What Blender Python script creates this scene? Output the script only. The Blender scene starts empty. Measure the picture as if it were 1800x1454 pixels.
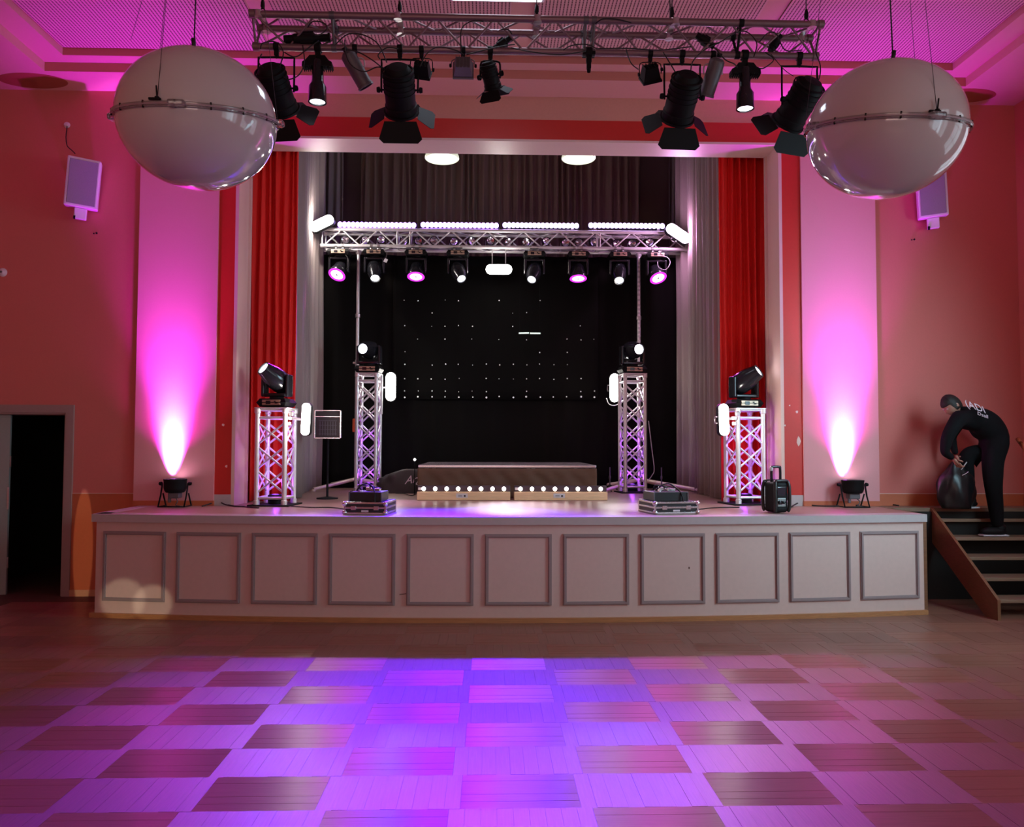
import bpy, bmesh, math, random
from mathutils import Vector, Matrix, Quaternion, Euler
random.seed(7)
D = bpy.data
COL = bpy.context.scene.collection
PI = math.pi
SC = bpy.context.scene
def R(d): return math.radians(d)

# ------------------------------------------------------------------ camera, world, exposure
F = 1370.0; CZ = 1.65
PSI = R(1.67); TH = math.atan(55 / F); RHO = R(.17)
cam_d = D.cameras.new('camera'); cam = D.objects.new('camera', cam_d); COL.objects.link(cam)
cam_d.sensor_width = 36; cam_d.lens = 36 * F / 1800
cam_d.clip_start = .05; cam_d.clip_end = 100
fw = Vector((math.sin(PSI) * math.cos(TH), math.cos(PSI) * math.cos(TH), math.sin(TH)))
rt = Vector((math.cos(PSI), -math.sin(PSI), 0)); up = rt.cross(fw)
rt2 = rt * math.cos(RHO) + up * math.sin(RHO); up2 = up * math.cos(RHO) - rt * math.sin(RHO)
cam.matrix_world = Matrix(((rt2.x, up2.x, -fw.x, 0), (rt2.y, up2.y, -fw.y, 0), (rt2.z, up2.z, -fw.z, CZ), (0, 0, 0, 1)))
SC.camera = cam
SC.view_settings.view_transform = 'Standard'; SC.view_settings.look = 'None'
SC.view_settings.gamma = 1; SC.view_settings.use_curve_mapping = False
SC.view_settings.exposure = 0.0
w = D.worlds.new('world'); SC.world = w; w.use_nodes = True
w.node_tree.nodes['Background'].inputs[0].default_value = (.5, .6, .8, 1)
w.node_tree.nodes['Background'].inputs[1].default_value = .12

def ray(px, py):
    d = fw * F + rt2 * (px - 900) + up2 * (727 - py)
    return d
def PY(px, py, Y):            # where the line of sight through a photo pixel meets the upright plane y = Y
    d = ray(px, py); t = Y / d.y
    return Vector((d.x * t, Y, CZ + d.z * t))
def PZ(px, py, Z):            # ... and the level plane z = Z
    d = ray(px, py); t = (Z - CZ) / d.z
    return Vector((d.x * t, d.y * t, Z))

# ------------------------------------------------------------------ lights
def aim(o, d, roll=0):
    o.rotation_mode = 'QUATERNION'
    o.rotation_quaternion = Vector(d).normalized().to_track_quat('-Z', 'Y') @ Quaternion((0, 0, 1), roll)
def spot(name, loc, target, power, color, angle, blend=1., rad=.03, scale=None, parent=None):
    l = D.lights.new(name, 'SPOT'); l.energy = power; l.color = color; l.spot_size = R(angle); l.spot_blend = blend
    l.shadow_soft_size = rad
    o = D.objects.new(name, l); COL.objects.link(o); o.location = loc
    aim(o, Vector(target) - Vector(loc))
    if scale: o.scale = scale
    return o
def area(name, loc, d, sx, sy, power, color, spread=180):
    l = D.lights.new(name, 'AREA'); l.shape = 'RECTANGLE'; l.size = sx; l.size_y = sy; l.energy = power; l.color = color
    l.spread = R(spread)
    o = D.objects.new(name, l); COL.objects.link(o); o.location = loc; aim(o, d)
    return o
def point(name, loc, power, color, rad=.05):
    l = D.lights.new(name, 'POINT'); l.energy = power; l.color = color; l.shadow_soft_size = rad
    o = D.objects.new(name, l); COL.objects.link(o); o.location = loc
    return o
ZS0 = .98
MAG = (1, .03, .85); VIO = (.35, .02, 1)
# warm area fill added at the rear for the hall's bounce, cool daylight from the tall windows on the right
area('rear_fill_light', (-.5, -7.3, 3.0), (0, 1, .05), 6, 2.6, 140, (1, .69, .60))
area('side_window_light', (5.9, 5.2, 2.6), (-.8, .6, -.35), 1.2, 2.6, 85, (.50, .85, 1), 110)
area('side_window_light', (5.9, .6, 2.9), (-1, .25, -.1), 1.3, 2.6, 26, (.62, .85, 1))
# uplights at the pilasters: a tight core and the wide spill of the same lamp
for s, x in ((-1, -3.43), (1, 3.93)):
    spot('uplight_core', (x, 8.49, 1.275), (x + .01 * s, 8.585, 1.58), 500, (.72, .06, 1), 54, 1, .03)
    l = area('uplight_beam', (x, 8.497, 1.28), (.02 * s, .22, 1), .14, .14, 26, (.72, .13, 1), 34); l.data.shape = 'DISK'
    spot('uplight_spill', (x, 8.30, 1.34), (x, 8.40, 5.0), 760, (.60, .0, 1), 54, 1, .05)
    spot('uplight_spill', (x, 8.36, 1.37), (x, 8.50, 5.0), 60, (.9, .0, .85), 100, 1, .05)
# stage wash: purple and white beams from the rear truss, out over the lip on to the dance floor
for x, c, p in ((-1.9, (.5, .01, 1), 500), (-.9, (.10, .0, 1), 2600), (-.1, (.07, .0, 1), 4200), (.6, (.16, .02, 1), 1500), (1.5, (.6, .2, .9), 350), (2.3, (.9, .08, .8), 300)):
    spot('truss_wash', (x, 11.4, 4.35), (x * 1.1, 4.6, 0), p, c, 34, .8, .10)
spot('magenta_wash', (-2.2, 11.4, 4.3), (-2.3, 4.8, 0), 520, (1, .02, .6), 26, 1, .12)
spot('magenta_wash', (2.7, 11.4, 4.3), (2.5, 4.8, 0), 450, (1, .03, .7), 26, 1, .12)
spot('stage_wash', (.2, 11.4, 4.35), (.35, 8.45, ZS0), 1700, (.85, .80, 1), 21, .9, .06)
spot('stage_wash', (1.9, 11.4, 4.35), (1.8, 8.5, ZS0), 1000, (.85, .80, 1), 17, .9, .06)
spot('stage_wash', (-1.6, 11.4, 4.35), (-1.2, 9.0, ZS0), 400, (1, .35, .9), 18, .9, .06)
for x in (-1.9, -.75, .45, 1.75): point('led_bar_spill', (x, 12.15, 5.0), 1.5, (.35, .05, 1), .15)
# daylight slipping past the rear doors: a narrow band on the left wall and a pool on the stage front
spot('door_gap_light', (3.2, -6.5, 1.5), (-4.40, 8.64, .50), 2600, (1, .85, .6), 4.6, .2, .01, (.145, 1, 1))
spot('door_gap_light', (2.2, -6.5, 1.4), (-3.48, 7.6, .17), 2000, (1, .97, .70), 1.7, .5, .02)
spot('door_gap_light', (2.2, -6.5, 1.4), (-3.20, 7.6, .14), 2000, (1, .97, .70), 1.5, .5, .02)

# ------------------------------------------------------------------ materials
_M = {}
def mat(name, col, rough=.5, metal=0., em=None, es=0., bump=0., bscale=40., var=.06, spec=None, coat=0., trans=0., alpha=None, stretch=None, sheen=0.):
    if name in _M: return _M[name]
    m = D.materials.new(name); m.use_nodes = True; nt = m.node_tree; n = nt.nodes; L = nt.links
    b = n['Principled BSDF']
    b.inputs['Base Color'].default_value = (*col, 1); b.inputs['Roughness'].default_value = rough; b.inputs['Metallic'].default_value = metal
    if spec is not None: b.inputs['Specular IOR Level'].default_value = spec
    if coat: b.inputs['Coat Weight'].default_value = coat; b.inputs['Coat Roughness'].default_value = .05
    if trans: b.inputs['Transmission Weight'].default_value = trans
    if sheen: b.inputs['Sheen Weight'].default_value = sheen
    if em: b.inputs['Emission Color'].default_value = (*em, 1); b.inputs['Emission Strength'].default_value = es
    if var > 0 or bump > 0:
        tc = n.new('ShaderNodeTexCoord'); mp = n.new('ShaderNodeMapping'); L.new(tc.outputs['Object'], mp.inputs[0])
        if stretch: mp.inputs['Scale'].default_value = stretch
        nz = n.new('ShaderNodeTexNoise'); nz.inputs['Scale'].default_value = bscale; nz.inputs['Detail'].default_value = 3
        L.new(mp.outputs[0], nz.inputs['Vector'])
        if var > 0:
            mx = n.new('ShaderNodeMix'); mx.data_type = 'RGBA'
            mx.inputs['A'].default_value = (*[c * (1 - var) for c in col], 1); mx.inputs['B'].default_value = (*[min(1, c * (1 + var)) for c in col], 1)
            L.new(nz.outputs['Fac'], mx.inputs['Factor']); L.new(mx.outputs['Result'], b.inputs['Base Color'])
        if bump > 0:
            bp = n.new('ShaderNodeBump'); bp.inputs['Strength'].default_value = bump; bp.inputs['Distance'].default_value = .004
            L.new(nz.outputs['Fac'], bp.inputs['Height']); L.new(bp.outputs[0], b.inputs['Normal'])
    _M[name] = m
    return m
def wood(name, col, tangent, rough, aniso, dark=.72, grain=(1, 14, 1), spec=.5):
    m = D.materials.new(name); m.use_nodes = True; nt = m.node_tree; n = nt.nodes; L = nt.links
    b = n['Principled BSDF']; b.inputs['Roughness'].default_value = rough; b.inputs['Anisotropic'].default_value = aniso
    b.inputs['Specular IOR Level'].default_value = spec
    if tangent:
        cx = n.new('ShaderNodeCombineXYZ')
        for i in range(3): cx.inputs[i].default_value = tangent[i]
        L.new(cx.outputs[0], b.inputs['Tangent'])
    ge = n.new('ShaderNodeNewGeometry'); mp = n.new('ShaderNodeMapping'); mp.inputs['Scale'].default_value = grain
    L.new(ge.outputs['Position'], mp.inputs[0])
    nz = n.new('ShaderNodeTexNoise'); nz.inputs['Scale'].default_value = 5; nz.inputs['Detail'].default_value = 5; L.new(mp.outputs[0], nz.inputs['Vector'])
    oi = n.new('ShaderNodeObjectInfo'); ad = n.new('ShaderNodeMath'); ad.operation = 'MULTIPLY_ADD'; ad.inputs[1].default_value = .35
    L.new(oi.outputs['Random'], ad.inputs[0]); L.new(nz.outputs['Fac'], ad.inputs[2])
    mr = n.new('ShaderNodeMapRange'); mr.inputs['From Min'].default_value = .3; mr.inputs['From Max'].default_value = 1.0; L.new(ad.outputs[0], mr.inputs['Value'])
    mx = n.new('ShaderNodeMix'); mx.data_type = 'RGBA'
    mx.inputs['A'].default_value = (*[c * dark for c in col], 1); mx.inputs['B'].default_value = (*[c * 1.2 for c in col], 1)
    L.new(mr.outputs[0], mx.inputs['Factor']); L.new(mx.outputs['Result'], b.inputs['Base Color'])
    bp = n.new('ShaderNodeBump'); bp.inputs['Strength'].default_value = .12; bp.inputs['Distance'].default_value = .002
    L.new(nz.outputs['Fac'], bp.inputs['Height']); L.new(bp.outputs[0], b.inputs['Normal'])
    _M[name] = m
    return m
WALL = mat('wall_paint', (.64, .18, .15), .75, bump=.15, bscale=60, var=.04)
PIL = mat('pilaster_paint', (.74, .33, .35), .7, bump=.15, bscale=60, var=.03)
DADO = mat('dado_paint', (.54, .13, .05), .5, bump=.12, bscale=50, var=.05)
REDP = mat('red_gloss_trim', (.58, .022, .014), .45, bump=.05, bscale=30, var=.05)
CREAM = mat('cream_paint', (.76, .52, .46), .4, bump=.05, bscale=30, var=.03)
CEIL = mat('ceiling_paint', (.72, .38, .34), .7, bump=.1, bscale=40, var=.03)
STEPF = mat('ceiling_step_paint', (.55, .20, .16), .7, var=.03)
OVAL = mat('oval_terracotta', (.36, .09, .045), .8, var=.05)
STW = mat('stage_white_paint', (.68, .49, .44), .38, bump=.08, bscale=25, var=.05)
STLIP = mat('stage_lip_grey', (.50, .43, .43), .4, bump=.08, bscale=25, var=.06)
MOULD = mat('moulding_grey', (.32, .24, .24), .4, bump=.05, bscale=40, var=.06)
OAK = wood('oak_skirting', (.50, .22, .09), None, .4, 0, grain=(1, 20, 20))
STAIRW = wood('stair_plywood', (.20, .08, .035), None, .5, 0, grain=(3, 3, 20))
TREADW = wood('tread_wood', (.26, .16, .10), None, .5, 0, grain=(1, 20, 20))
BAREW = wood('bare_box_wood', (.78, .52, .30), None, .55, 0, grain=(2, 30, 30), dark=.85)
PARQX = wood('parquet_grain_across', (.27, .11, .07), (0, 1, 0), .35, .70, grain=(1.2, 22, 1), dark=.8)
PARQY = wood('parquet_grain_along', (.23, .10, .07), (1, 0, 0), .40, .62, grain=(22, 1.2, 1), dark=.8)
SUBF = mat('floor_joint', (.10, .045, .03), .6)
STF = wood('stage_floor_boards', (.46, .27, .22), (0, 1, 0), .32, .6, grain=(.7, 9, 1))
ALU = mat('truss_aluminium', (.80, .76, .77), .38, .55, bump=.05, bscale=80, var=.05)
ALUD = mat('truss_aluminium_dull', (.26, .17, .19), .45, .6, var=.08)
BLK = mat('black_painted_metal', (.005, .005, .0055), .6, .0, spec=.2, bump=.1, bscale=120, var=.1)
BLKG = mat('black_gloss_plastic', (.014, .014, .018), .18, 0, var=.05)
RUB = mat('black_rubber_cable', (.01, .01, .01), .55, var=0)
GRY = mat('grey_cast_metal', (.13, .12, .13), .5, .3, bump=.1, bscale=80, var=.1)
GRYW = mat('light_grey_plastic', (.55, .52, .54), .5, var=.05)
REDC = mat('red_velvet', (.82, .018, .010), .75, bump=.15, bscale=200, var=.08)
GREYC = mat('taupe_stage_cloth', (.30, .235, .22), .8, bump=.2, bscale=160, var=.08)
BACKC = mat('dark_rear_cloth', (.20, .13, .09), .85, bump=.2, bscale=160, var=.08)
BLKC = mat('black_molton', (.007, .006, .0055), .95, bump=.2, bscale=160, var=.1, spec=.1)
STARC = mat('black_star_cloth', (.005, .0045, .004), .95, bump=.2, bscale=160, var=.1, spec=.1)
SWALL = mat('stage_house_wall', (.22, .16, .13), .8, var=.06)
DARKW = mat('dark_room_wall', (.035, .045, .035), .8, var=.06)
MILK = mat('milky_acrylic', (.66, .64, .64), .12, coat=1., var=.01)
CLEAR = mat('clear_acrylic', (.95, .93, .94), .05, trans=.9, var=0)
WIRE = mat('steel_wire', (.10, .08, .09), .4, .8, var=0)
CLAMP = mat('bright_clamp', (.65, .62, .62), .3, .9, var=.05)
GLW = mat('glow_white', (1, 1, 1), .4, em=(1, .97, .92), es=14, var=0)
GLP = mat('glow_pink_white', (1, 1, 1), .4, em=(1, .80, 1), es=14, var=0)
GLL = mat('glow_lens_blue_white', (1, 1, 1), .3, em=(.85, .88, 1), es=9, var=0)
GLV = mat('glow_led_violet', (1, 1, 1), .3, em=(.42, .20, 1), es=14, var=0)
GLV2 = mat('glow_led_lilac', (1, 1, 1), .3, em=(.62, .42, 1), es=9, var=0)
GLM = mat('glow_ring_magenta', (.5, .1, .5), .3, em=(.75, .03, .9), es=1.2, var=0)
GLMW = mat('glow_wash_white', (1, 1, 1), .3, em=(1, .75, 1), es=5, var=0)
GLB = mat('glow_bulb', (1, 1, 1), .3, em=(1, .95, .88), es=4, var=0)
GLC = mat('glow_downlight', (1, 1, .95), .3, em=(.95, 1, .82), es=1.3, var=0)
GLSTAR = mat('glow_star', (1, 1, 1), .3, em=(.8, .8, .75), es=.22, var=0)
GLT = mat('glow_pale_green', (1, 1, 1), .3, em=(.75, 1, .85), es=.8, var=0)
GLCE = mat('glow_ceiling_panel', (1, 1, 1), .3, em=(.75, .85, 1), es=6, var=0)
GLWIN = mat('glow_daylight_pane', (1, 1, 1), .2, em=(.7, .88, 1), es=1.1, var=0)
LENSD = mat('dark_lens', (.03, .03, .04), .05, coat=1, var=0)
SILV = mat('case_aluminium', (.75, .74, .76), .25, 1., var=.05)
CASEB = mat('case_black_laminate', (.02, .02, .022), .35, var=.1)
BROWNC = mat('brown_black_skirt', (.12, .058, .032), .75, bump=.3, bscale=8, var=.2)
RISET = mat('riser_top_gloss', (.30, .25, .27), .22, var=.08)
GRILL = mat('speaker_grille', (.30, .28, .32), .6, .3, bump=.5, bscale=300, var=.2)
WPL = mat('white_plastic', (.72, .68, .70), .4, var=.02)
PRINT = mat('white_print', (.75, .66, .72), .6, var=.05)
SKIN = mat('skin', (.42, .20, .14), .55, var=.05)
HAIR = mat('dark_hair', (.012, .008, .006), .6, bump=.4, bscale=200, var=.2)
SHIRT = mat('black_sweatshirt', (.004, .004, .005), .9, bump=.2, bscale=60, var=.1, spec=.2)
TROU = mat('black_work_trousers', (.006, .006, .006), .9, bump=.2, bscale=60, var=.1, spec=.2)
BAGM = mat('black_plastic_bag', (.006, .006, .007), .35, bump=.6, bscale=14, var=.1)
SHOE = mat('white_sole', (.55, .52, .55), .6, var=.05)
PANELA = mat('acoustic_panel', (.72, .40, .42), .7, var=0)
# perforated, ribbed acoustic panel: ribs across x, tiny holes along them
def _acoustic():
    m = PANELA; nt = m.node_tree; n = nt.nodes; L = nt.links; b = n['Principled BSDF']
    g = n.new('ShaderNodeNewGeometry'); s = n.new('ShaderNodeSeparateXYZ'); L.new(g.outputs['Position'], s.inputs[0])
    def tri(out, period, width):
        a = n.new('ShaderNodeMath'); a.operation = 'PINGPONG'; a.inputs[1].default_value = period / 2; L.new(out, a.inputs[0])
        c = n.new('ShaderNodeMath'); c.operation = 'LESS_THAN'; c.inputs[1].default_value = width / 2; L.new(a.outputs[0], c.inputs[0])
        return c.outputs[0]
    a = tri(s.outputs['X'], .034, .012); h = tri(s.outputs['Y'], .040, .035)
    mu = n.new('ShaderNodeMath'); mu.operation = 'MULTIPLY'; L.new(a, mu.inputs[0]); L.new(h, mu.inputs[1])
    mx = n.new('ShaderNodeMix'); mx.data_type = 'RGBA'; mx.inputs['A'].default_value = (.74, .42, .44, 1); mx.inputs['B'].default_value = (.16, .06, .07, 1)
    L.new(mu.outputs[0], mx.inputs['Factor']); L.new(mx.outputs['Result'], b.inputs['Base Color'])
_acoustic()

# ------------------------------------------------------------------ mesh builder
class MB:
    def __init__(s, M=None): s.v = []; s.f = []; s.mi = []; s.sm = []; s.M = M or Matrix()
    def add(s, vs, fs, mi=0, sm=False):
        b = len(s.v); s.v += [tuple(s.M @ Vector(v)) for v in vs]
        s.f += [tuple(i + b for i in f) for f in fs]; s.mi += [mi] * len(fs); s.sm += ([sm] * len(fs) if isinstance(sm, bool) else sm)
        return s
    def box(s, c, d, rot=None, mi=0, taper=None):
        c = Vector(c); hx, hy, hz = d[0] / 2, d[1] / 2, d[2] / 2
        vs = []
        for z in (-1, 1):
            k = taper if (taper and z > 0) else 1
            for y in (-1, 1):
                for x in (-1, 1): vs.append(Vector((x * hx * k, y * hy * k, z * hz)))
        if rot is not None: vs = [rot @ v for v in vs]
        return s.add([v + c for v in vs], [(0, 2, 3, 1), (4, 5, 7, 6), (0, 1, 5, 4), (2, 6, 7, 3), (0, 4, 6, 2), (1, 3, 7, 5)], mi)
    def bbox(s, c, d, b=.01, rot=None, mi=0, seg=2):      # box with rounded edges
        bm = bmesh.new(); bmesh.ops.create_cube(bm, size=1)
        bmesh.ops.scale(bm, vec=d, verts=bm.verts)
        bmesh.ops.bevel(bm, geom=bm.edges[:], offset=min(b, min(d) * .49), segments=seg, affect='EDGES', profile=.5)
        bm.verts.index_update(); vs = [v.co.copy() for v in bm.verts]; fs = [tuple(v.index for v in f.verts) for f in bm.faces]
        if rot is not None: vs = [rot @ v for v in vs]
        c = Vector(c); sm = [len(f) == 3 or True for f in fs]; bm.free()
        return s.add([v + c for v in vs], fs, mi, [False] * len(fs))
    def lathe(s, prof, n=24, org=(0, 0, 0), ax=(0, 0, 1), mi=0, sy=1., split=35):
        q = Vector((0, 0, 1)).rotation_difference(Vector(ax).normalized()); org = Vector(org)
        rings = [[prof[0]]]
        for i in range(1, len(prof)):
            rings[-1].append(prof[i])
            if i < len(prof) - 1:
                a = Vector((prof[i][0] - prof[i-1][0], prof[i][1] - prof[i-1][1])); b = Vector((prof[i+1][0] - prof[i][0], prof[i+1][1] - prof[i][1]))
                if a.length > 1e-9 and b.length > 1e-9 and a.angle(b) > R(split): rings.append([prof[i]])
        for pr in rings:
            vs = []; fs = []
            for r, z in pr:
                for k in range(n):
                    t = 2 * PI * k / n; vs.append(org + q @ Vector((max(r, 1e-5) * math.cos(t), max(r, 1e-5) * sy * math.sin(t), z)))
            for j in range(len(pr) - 1):
                for k in range(n):
                    k2 = (k + 1) % n; fs.append((j*n+k, j*n+k2, (j+1)*n+k2, (j+1)*n+k))
            s.add(vs, fs, mi, True)
        return s
    def cyl(s, p0, p1, r, n=10, r1=None, mi=0, caps=True):
        p0 = Vector(p0); p1 = Vector(p1); l = (p1 - p0).length; r1 = r if r1 is None else r1
        pr = [(r, 0), (r1, l)]
        s.lathe(pr, n, p0, p1 - p0, mi)
        if caps:
            q = Vector((0, 0, 1)).rotation_difference((p1 - p0).normalized())
            for rr, z in ((r, 0), (r1, l)):
                s.add([p0 + q @ Vector((rr * math.cos(2*PI*k/n), rr * math.sin(2*PI*k/n), z)) for k in range(n)], [tuple(range(n))[::(-1 if z == 0 else 1)]], mi)
        return s
    def tube(s, pts, r, n=6, mi=0, closed=False, smooth=3):
        P = [Vector(p) for p in pts]
        if smooth > 1:
            Q = []
            m = len(P); rng = range(m if closed else m - 1)
            for i in rng:
                a = P[(i-1) % m] if (closed or i > 0) else P[0]; b = P[i]; c = P[(i+1) % m]; d = P[(i+2) % m] if (closed or i < m - 2) else P[-1]
                for k in range(smooth):
                    t = k / smooth
                    Q.append(.5 * ((2*b) + (c - a) * t + (2*a - 5*b + 4*c - d) * t*t + (3*b - 3*c + d - a) * t**3))
            if not closed: Q.append(P[-1])
            P = Q
        vs = []; fs = []; m = len(P); prev = None
        for i in range(m):
            if closed: t = (P[(i+1) % m] - P[i-1])
            else: t = P[min(i+1, m-1)] - P[max(i-1, 0)]
            t = t.normalized() if t.length > 1e-9 else Vector((0, 0, 1))
            if prev is None: u = t.orthogonal().normalized()
            else:
                u = prev - t * prev.dot(t); u = u.normalized() if u.length > 1e-6 else t.orthogonal().normalized()
            prev = u; v = t.cross(u)
            for k in range(n):
                a = 2*PI*k/n; vs.append(P[i] + (u * math.cos(a) + v * math.sin(a)) * r)
        for i in range(m if closed else m - 1):
            j = (i+1) % m
            for k in range(n):
                k2 = (k+1) % n; fs.append((i*n+k, i*n+k2, j*n+k2, j*n+k))
        if not closed: fs += [tuple(range(n))[::-1], tuple((m-1)*n + k for k in range(n))]
        return s.add(vs, fs, mi, True)
    def prism(s, poly, h, M=None, mi=0):      # poly in xy, extruded along z
        M = M or Matrix(); n = len(poly)
        vs = [M @ Vector((x, y, 0)) for x, y in poly] + [M @ Vector((x, y, h)) for x, y in poly]
        fs = [tuple(range(n))[::-1], tuple(range(n, 2*n))] + [(i, (i+1) % n, (i+1) % n + n, i + n) for i in range(n)]
        return s.add(vs, fs, mi)
    def ell(s, c, rx, ry, rz, n=20, m=12, mi=0, rot=None):
        vs = []; fs = []; c = Vector(c)
        for j in range(m + 1):
            p = PI * j / m
            for k in range(n):
                t = 2*PI*k/n; v = Vector((rx * math.sin(p) * math.cos(t), ry * math.sin(p) * math.sin(t), rz * math.cos(p)))
                if rot is not None: v = rot @ v
                vs.append(c + v)
        for j in range(m):
            for k in range(n):
                k2 = (k+1) % n; fs.append((j*n+k, (j+1)*n+k, (j+1)*n+k2, j*n+k2))
        return s.add(vs, fs, mi, True)
    def mesh(s, name, mats):
        me = D.meshes.new(name); me.from_pydata(s.v, [], s.f)
        for m in (mats if isinstance(mats, (list, tuple)) else [mats]): me.materials.append(m)
        me.polygons.foreach_set('material_index', s.mi); me.polygons.foreach_set('use_smooth', s.sm); me.update()
        return me
    def obj(s, name, mats, parent=None, loc=None, **k):
        o = D.objects.new(name, s.mesh(name, mats)); COL.objects.link(o)
        if loc is not None: o.location = loc
        if parent is not None: o.parent = parent
        for a, b in k.items(): o[a] = b
        return o
def link(name, me, parent=None, loc=None):
    o = D.objects.new(name, me); COL.objects.link(o)
    if loc is not None: o.location = loc
    if parent is not None: o.parent = parent
    return o
def tag(o, label, cat, group=None):
    o['label'] = label; o['category'] = cat
    if group: o['group'] = group
    return o
def thing(name, loc, label, cat, group=None, rot=None):
    o = D.objects.new(name, None); COL.objects.link(o); o.location = loc; o.empty_display_size = .1
    if rot: o.rotation_euler = rot
    return tag(o, label, cat, group)
def struct(o): o['kind'] = 'structure'; return o
def copy_tree(o, loc=None, rot=None, label=None):
    def cp(a, par):
        c = a.copy(); COL.objects.link(c); c.parent = par
        for ch in a.children: cp(ch, c)
        return c
    c = cp(o, None)
    if loc is not None: c.location = loc
    if rot is not None: c.rotation_euler = rot
    if label: c['label'] = label
    return c
def sm_all(mb): return mb

# ------------------------------------------------------------------ room numbers
XL, XR = -5.52, 6.02; YW = 8.64; YB = -8.0; HW = 5.565; ZS = .98; XC = .26
OX0, OX1, OZ = -2.78, 3.26, 5.055            # the stage opening
# floor
struct(MB().box(((XL+XR)/2, .32, -.06), (XR-XL, YW-YB, .12)).obj('floor', SUBF))
floor = D.objects['floor']
# parquet blocks: basket weave, strips along x or along y; each block is a part of the floor
def block_mesh(nm, wx, wy, along):
    m = MB(); n = 5 if along == 'x' else 9
    for i in range(n):
        if along == 'x':
            h = wy / n; m.box((0, -wy/2 + h*(i+.5), .002 + .0006*((i*7) % 3)), (wx-.0012, h-.0008, .012))
        else:
            h = wx / n; m.box((-wx/2 + h*(i+.5), 0, .0022 + .0006*((i*5) % 3)), (h-.0007, wy-.0012, .012))
    return m
bxm = block_mesh('parquet_block', .55, .361, 'x').mesh('parquet_block', PARQX)
bym = block_mesh('parquet_block', .65, .361, 'y').mesh('parquet_block', PARQY)
PY0 = 3.588; nb = 0
rest = MB()
for r in range(-32, 15):
    y = PY0 + .361 * (r + .5)
    if y + .18 > YW: continue
    for c in range(-10, 11):
        x = .75 + .60 * c
        if x - .36 < XL or x + .36 > XR: continue
        k = (r + c) % 2
        vis = r >= -2 and abs(x - .1) < .72 * (y + .2) + .35 and y < 8.2
        if y > 7.75 and -3.5 < x < 4.0: vis = False
        if vis and nb < 298:
            link('parquet_block', bym if k == 0 else bxm, floor, (x, y, 0)); nb += 1
        else:
            wx = .65 if k == 0 else .55
            rest.box((x, y, .002), (wx-.0015, .3585, .012), mi=k)
o = rest.obj('parquet_field', [PARQY, PARQX], floor); o['kind'] = 'stuff'

# walls ---------------------------------------------------------------
def wallbox(m, x0, x1, y0, y1, z0, z1, mi=0): m.box(((x0+x1)/2, (y0+y1)/2, (z0+z1)/2), (x1-x0, y1-y0, z1-z0), mi=mi)
DX0, DX1, DZ = -5.46, -4.61, 1.985           # door opening
YT = 9.0
RB = 4.58
m = MB()
wallbox(m, XL-.3, DX0, YW, YT, 0, HW+.4); wallbox(m, DX0, DX1, YW, YT, DZ, HW+.4)
wallbox(m, DX1, OX0, YW, YT, 0, HW+.4); wallbox(m, OX1, XR+.3, YW, YT, 0, HW+.4)
wallbox(m, OX0, OX1, YW, YT, OZ, HW+.4); wallbox(m, OX0, OX1, YW, YT, 0, ZS-.03)
fr = struct(m.obj('wall_front', WALL))
# openings for windows in the right wall
WINS = [(5.6, 7.0), (3.2, 4.6), (.8, 2.2), (-1.6, -.2)]
m = MB(); ys = [YB] + [v for a in sorted(WINS) for v in a] + [YW]
for i in range(0, len(ys), 2): wallbox(m, XR, XR+.3, ys[i], ys[i+1], 0, HW+.4)
for a, b in WINS: wallbox(m, XR, XR+.3, a, b, 0, 1.5); wallbox(m, XR, XR+.3, a, b, 4.5, HW+.4)
struct(m.obj('wall_right', WALL))
for i, (a, b) in enumerate(WINS):
    f = MB()
    for z0, z1 in ((1.5, 1.57), (4.43, 4.5), (2.47, 2.52), (3.45, 3.50)): wallbox(f, XR+.1, XR+.16, a, b, z0, z1)
    for y0 in (a, (a+b)/2-.03, b-.07): wallbox(f, XR+.1, XR+.16, y0, y0+.07, 1.5, 4.5)
    wf = struct(f.obj('window_%d' % (i+1), CREAM))
    p = MB(); wallbox(p, XR+.17, XR+.18, a, b, 1.5, 4.5); p.obj('pane', GLWIN, wf)
m = MB(); wallbox(m, XL-.3, XL, YB, YW, 0, HW+.4); struct(m.obj('wall_left', WALL))
m = MB(); wallbox(m, XL-.3, XR+.3, YB-.3, YB, 0, HW+.4); struct(m.obj('wall_back', WALL))
# dado paint as a thin skim with a small bead on top
m = MB(); wallbox(m, DX1+.085, OX0-.25, YW-.008, YW, 0, 1.105); wallbox(m, OX1+.25, XR, YW-.008, YW, 0, 1.112)
wallbox(m, XR-.008, XR, YB, YW-.01, 0, 1.112)
struct(m.obj('trim_1', DADO)); tr = D.objects['trim_1']
m = MB(); wallbox(m, DX1+.085, -3.86, YW-.012, YW, 1.105, 1.112); wallbox(m, 4.36, XR, YW-.012, YW, 1.112, 1.119); m.obj('dado_line', CREAM, tr)
m = MB(); wallbox(m, DX1+.085, -3.8, YW-.022, YW-.008, 0.0, .07); struct(m.obj('baseboard_front', mat('peach_skirting', (.60, .30, .17), .45)))
m = MB(); wallbox(m, XR-.022, XR-.008, YB, YW-.3, 0.0, .07); struct(m.obj('baseboard_right', mat('peach_skirting', (.60, .30, .17), .45)))
# pilasters
for i, (x0, x1) in enumerate(((-3.85, -2.99), (3.50, 4.35))):
    m = MB(); wallbox(m, x0, x1, YW-.055, YW, ZS+.055, HW)
    p = struct(m.obj('trim_%d' % (i+2), PIL))
    m = MB(); wallbox(m, x0-.004, x1+.004, YW-.062, YW, ZS, ZS+.055); m.obj('skirting', DADO, p)
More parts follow.
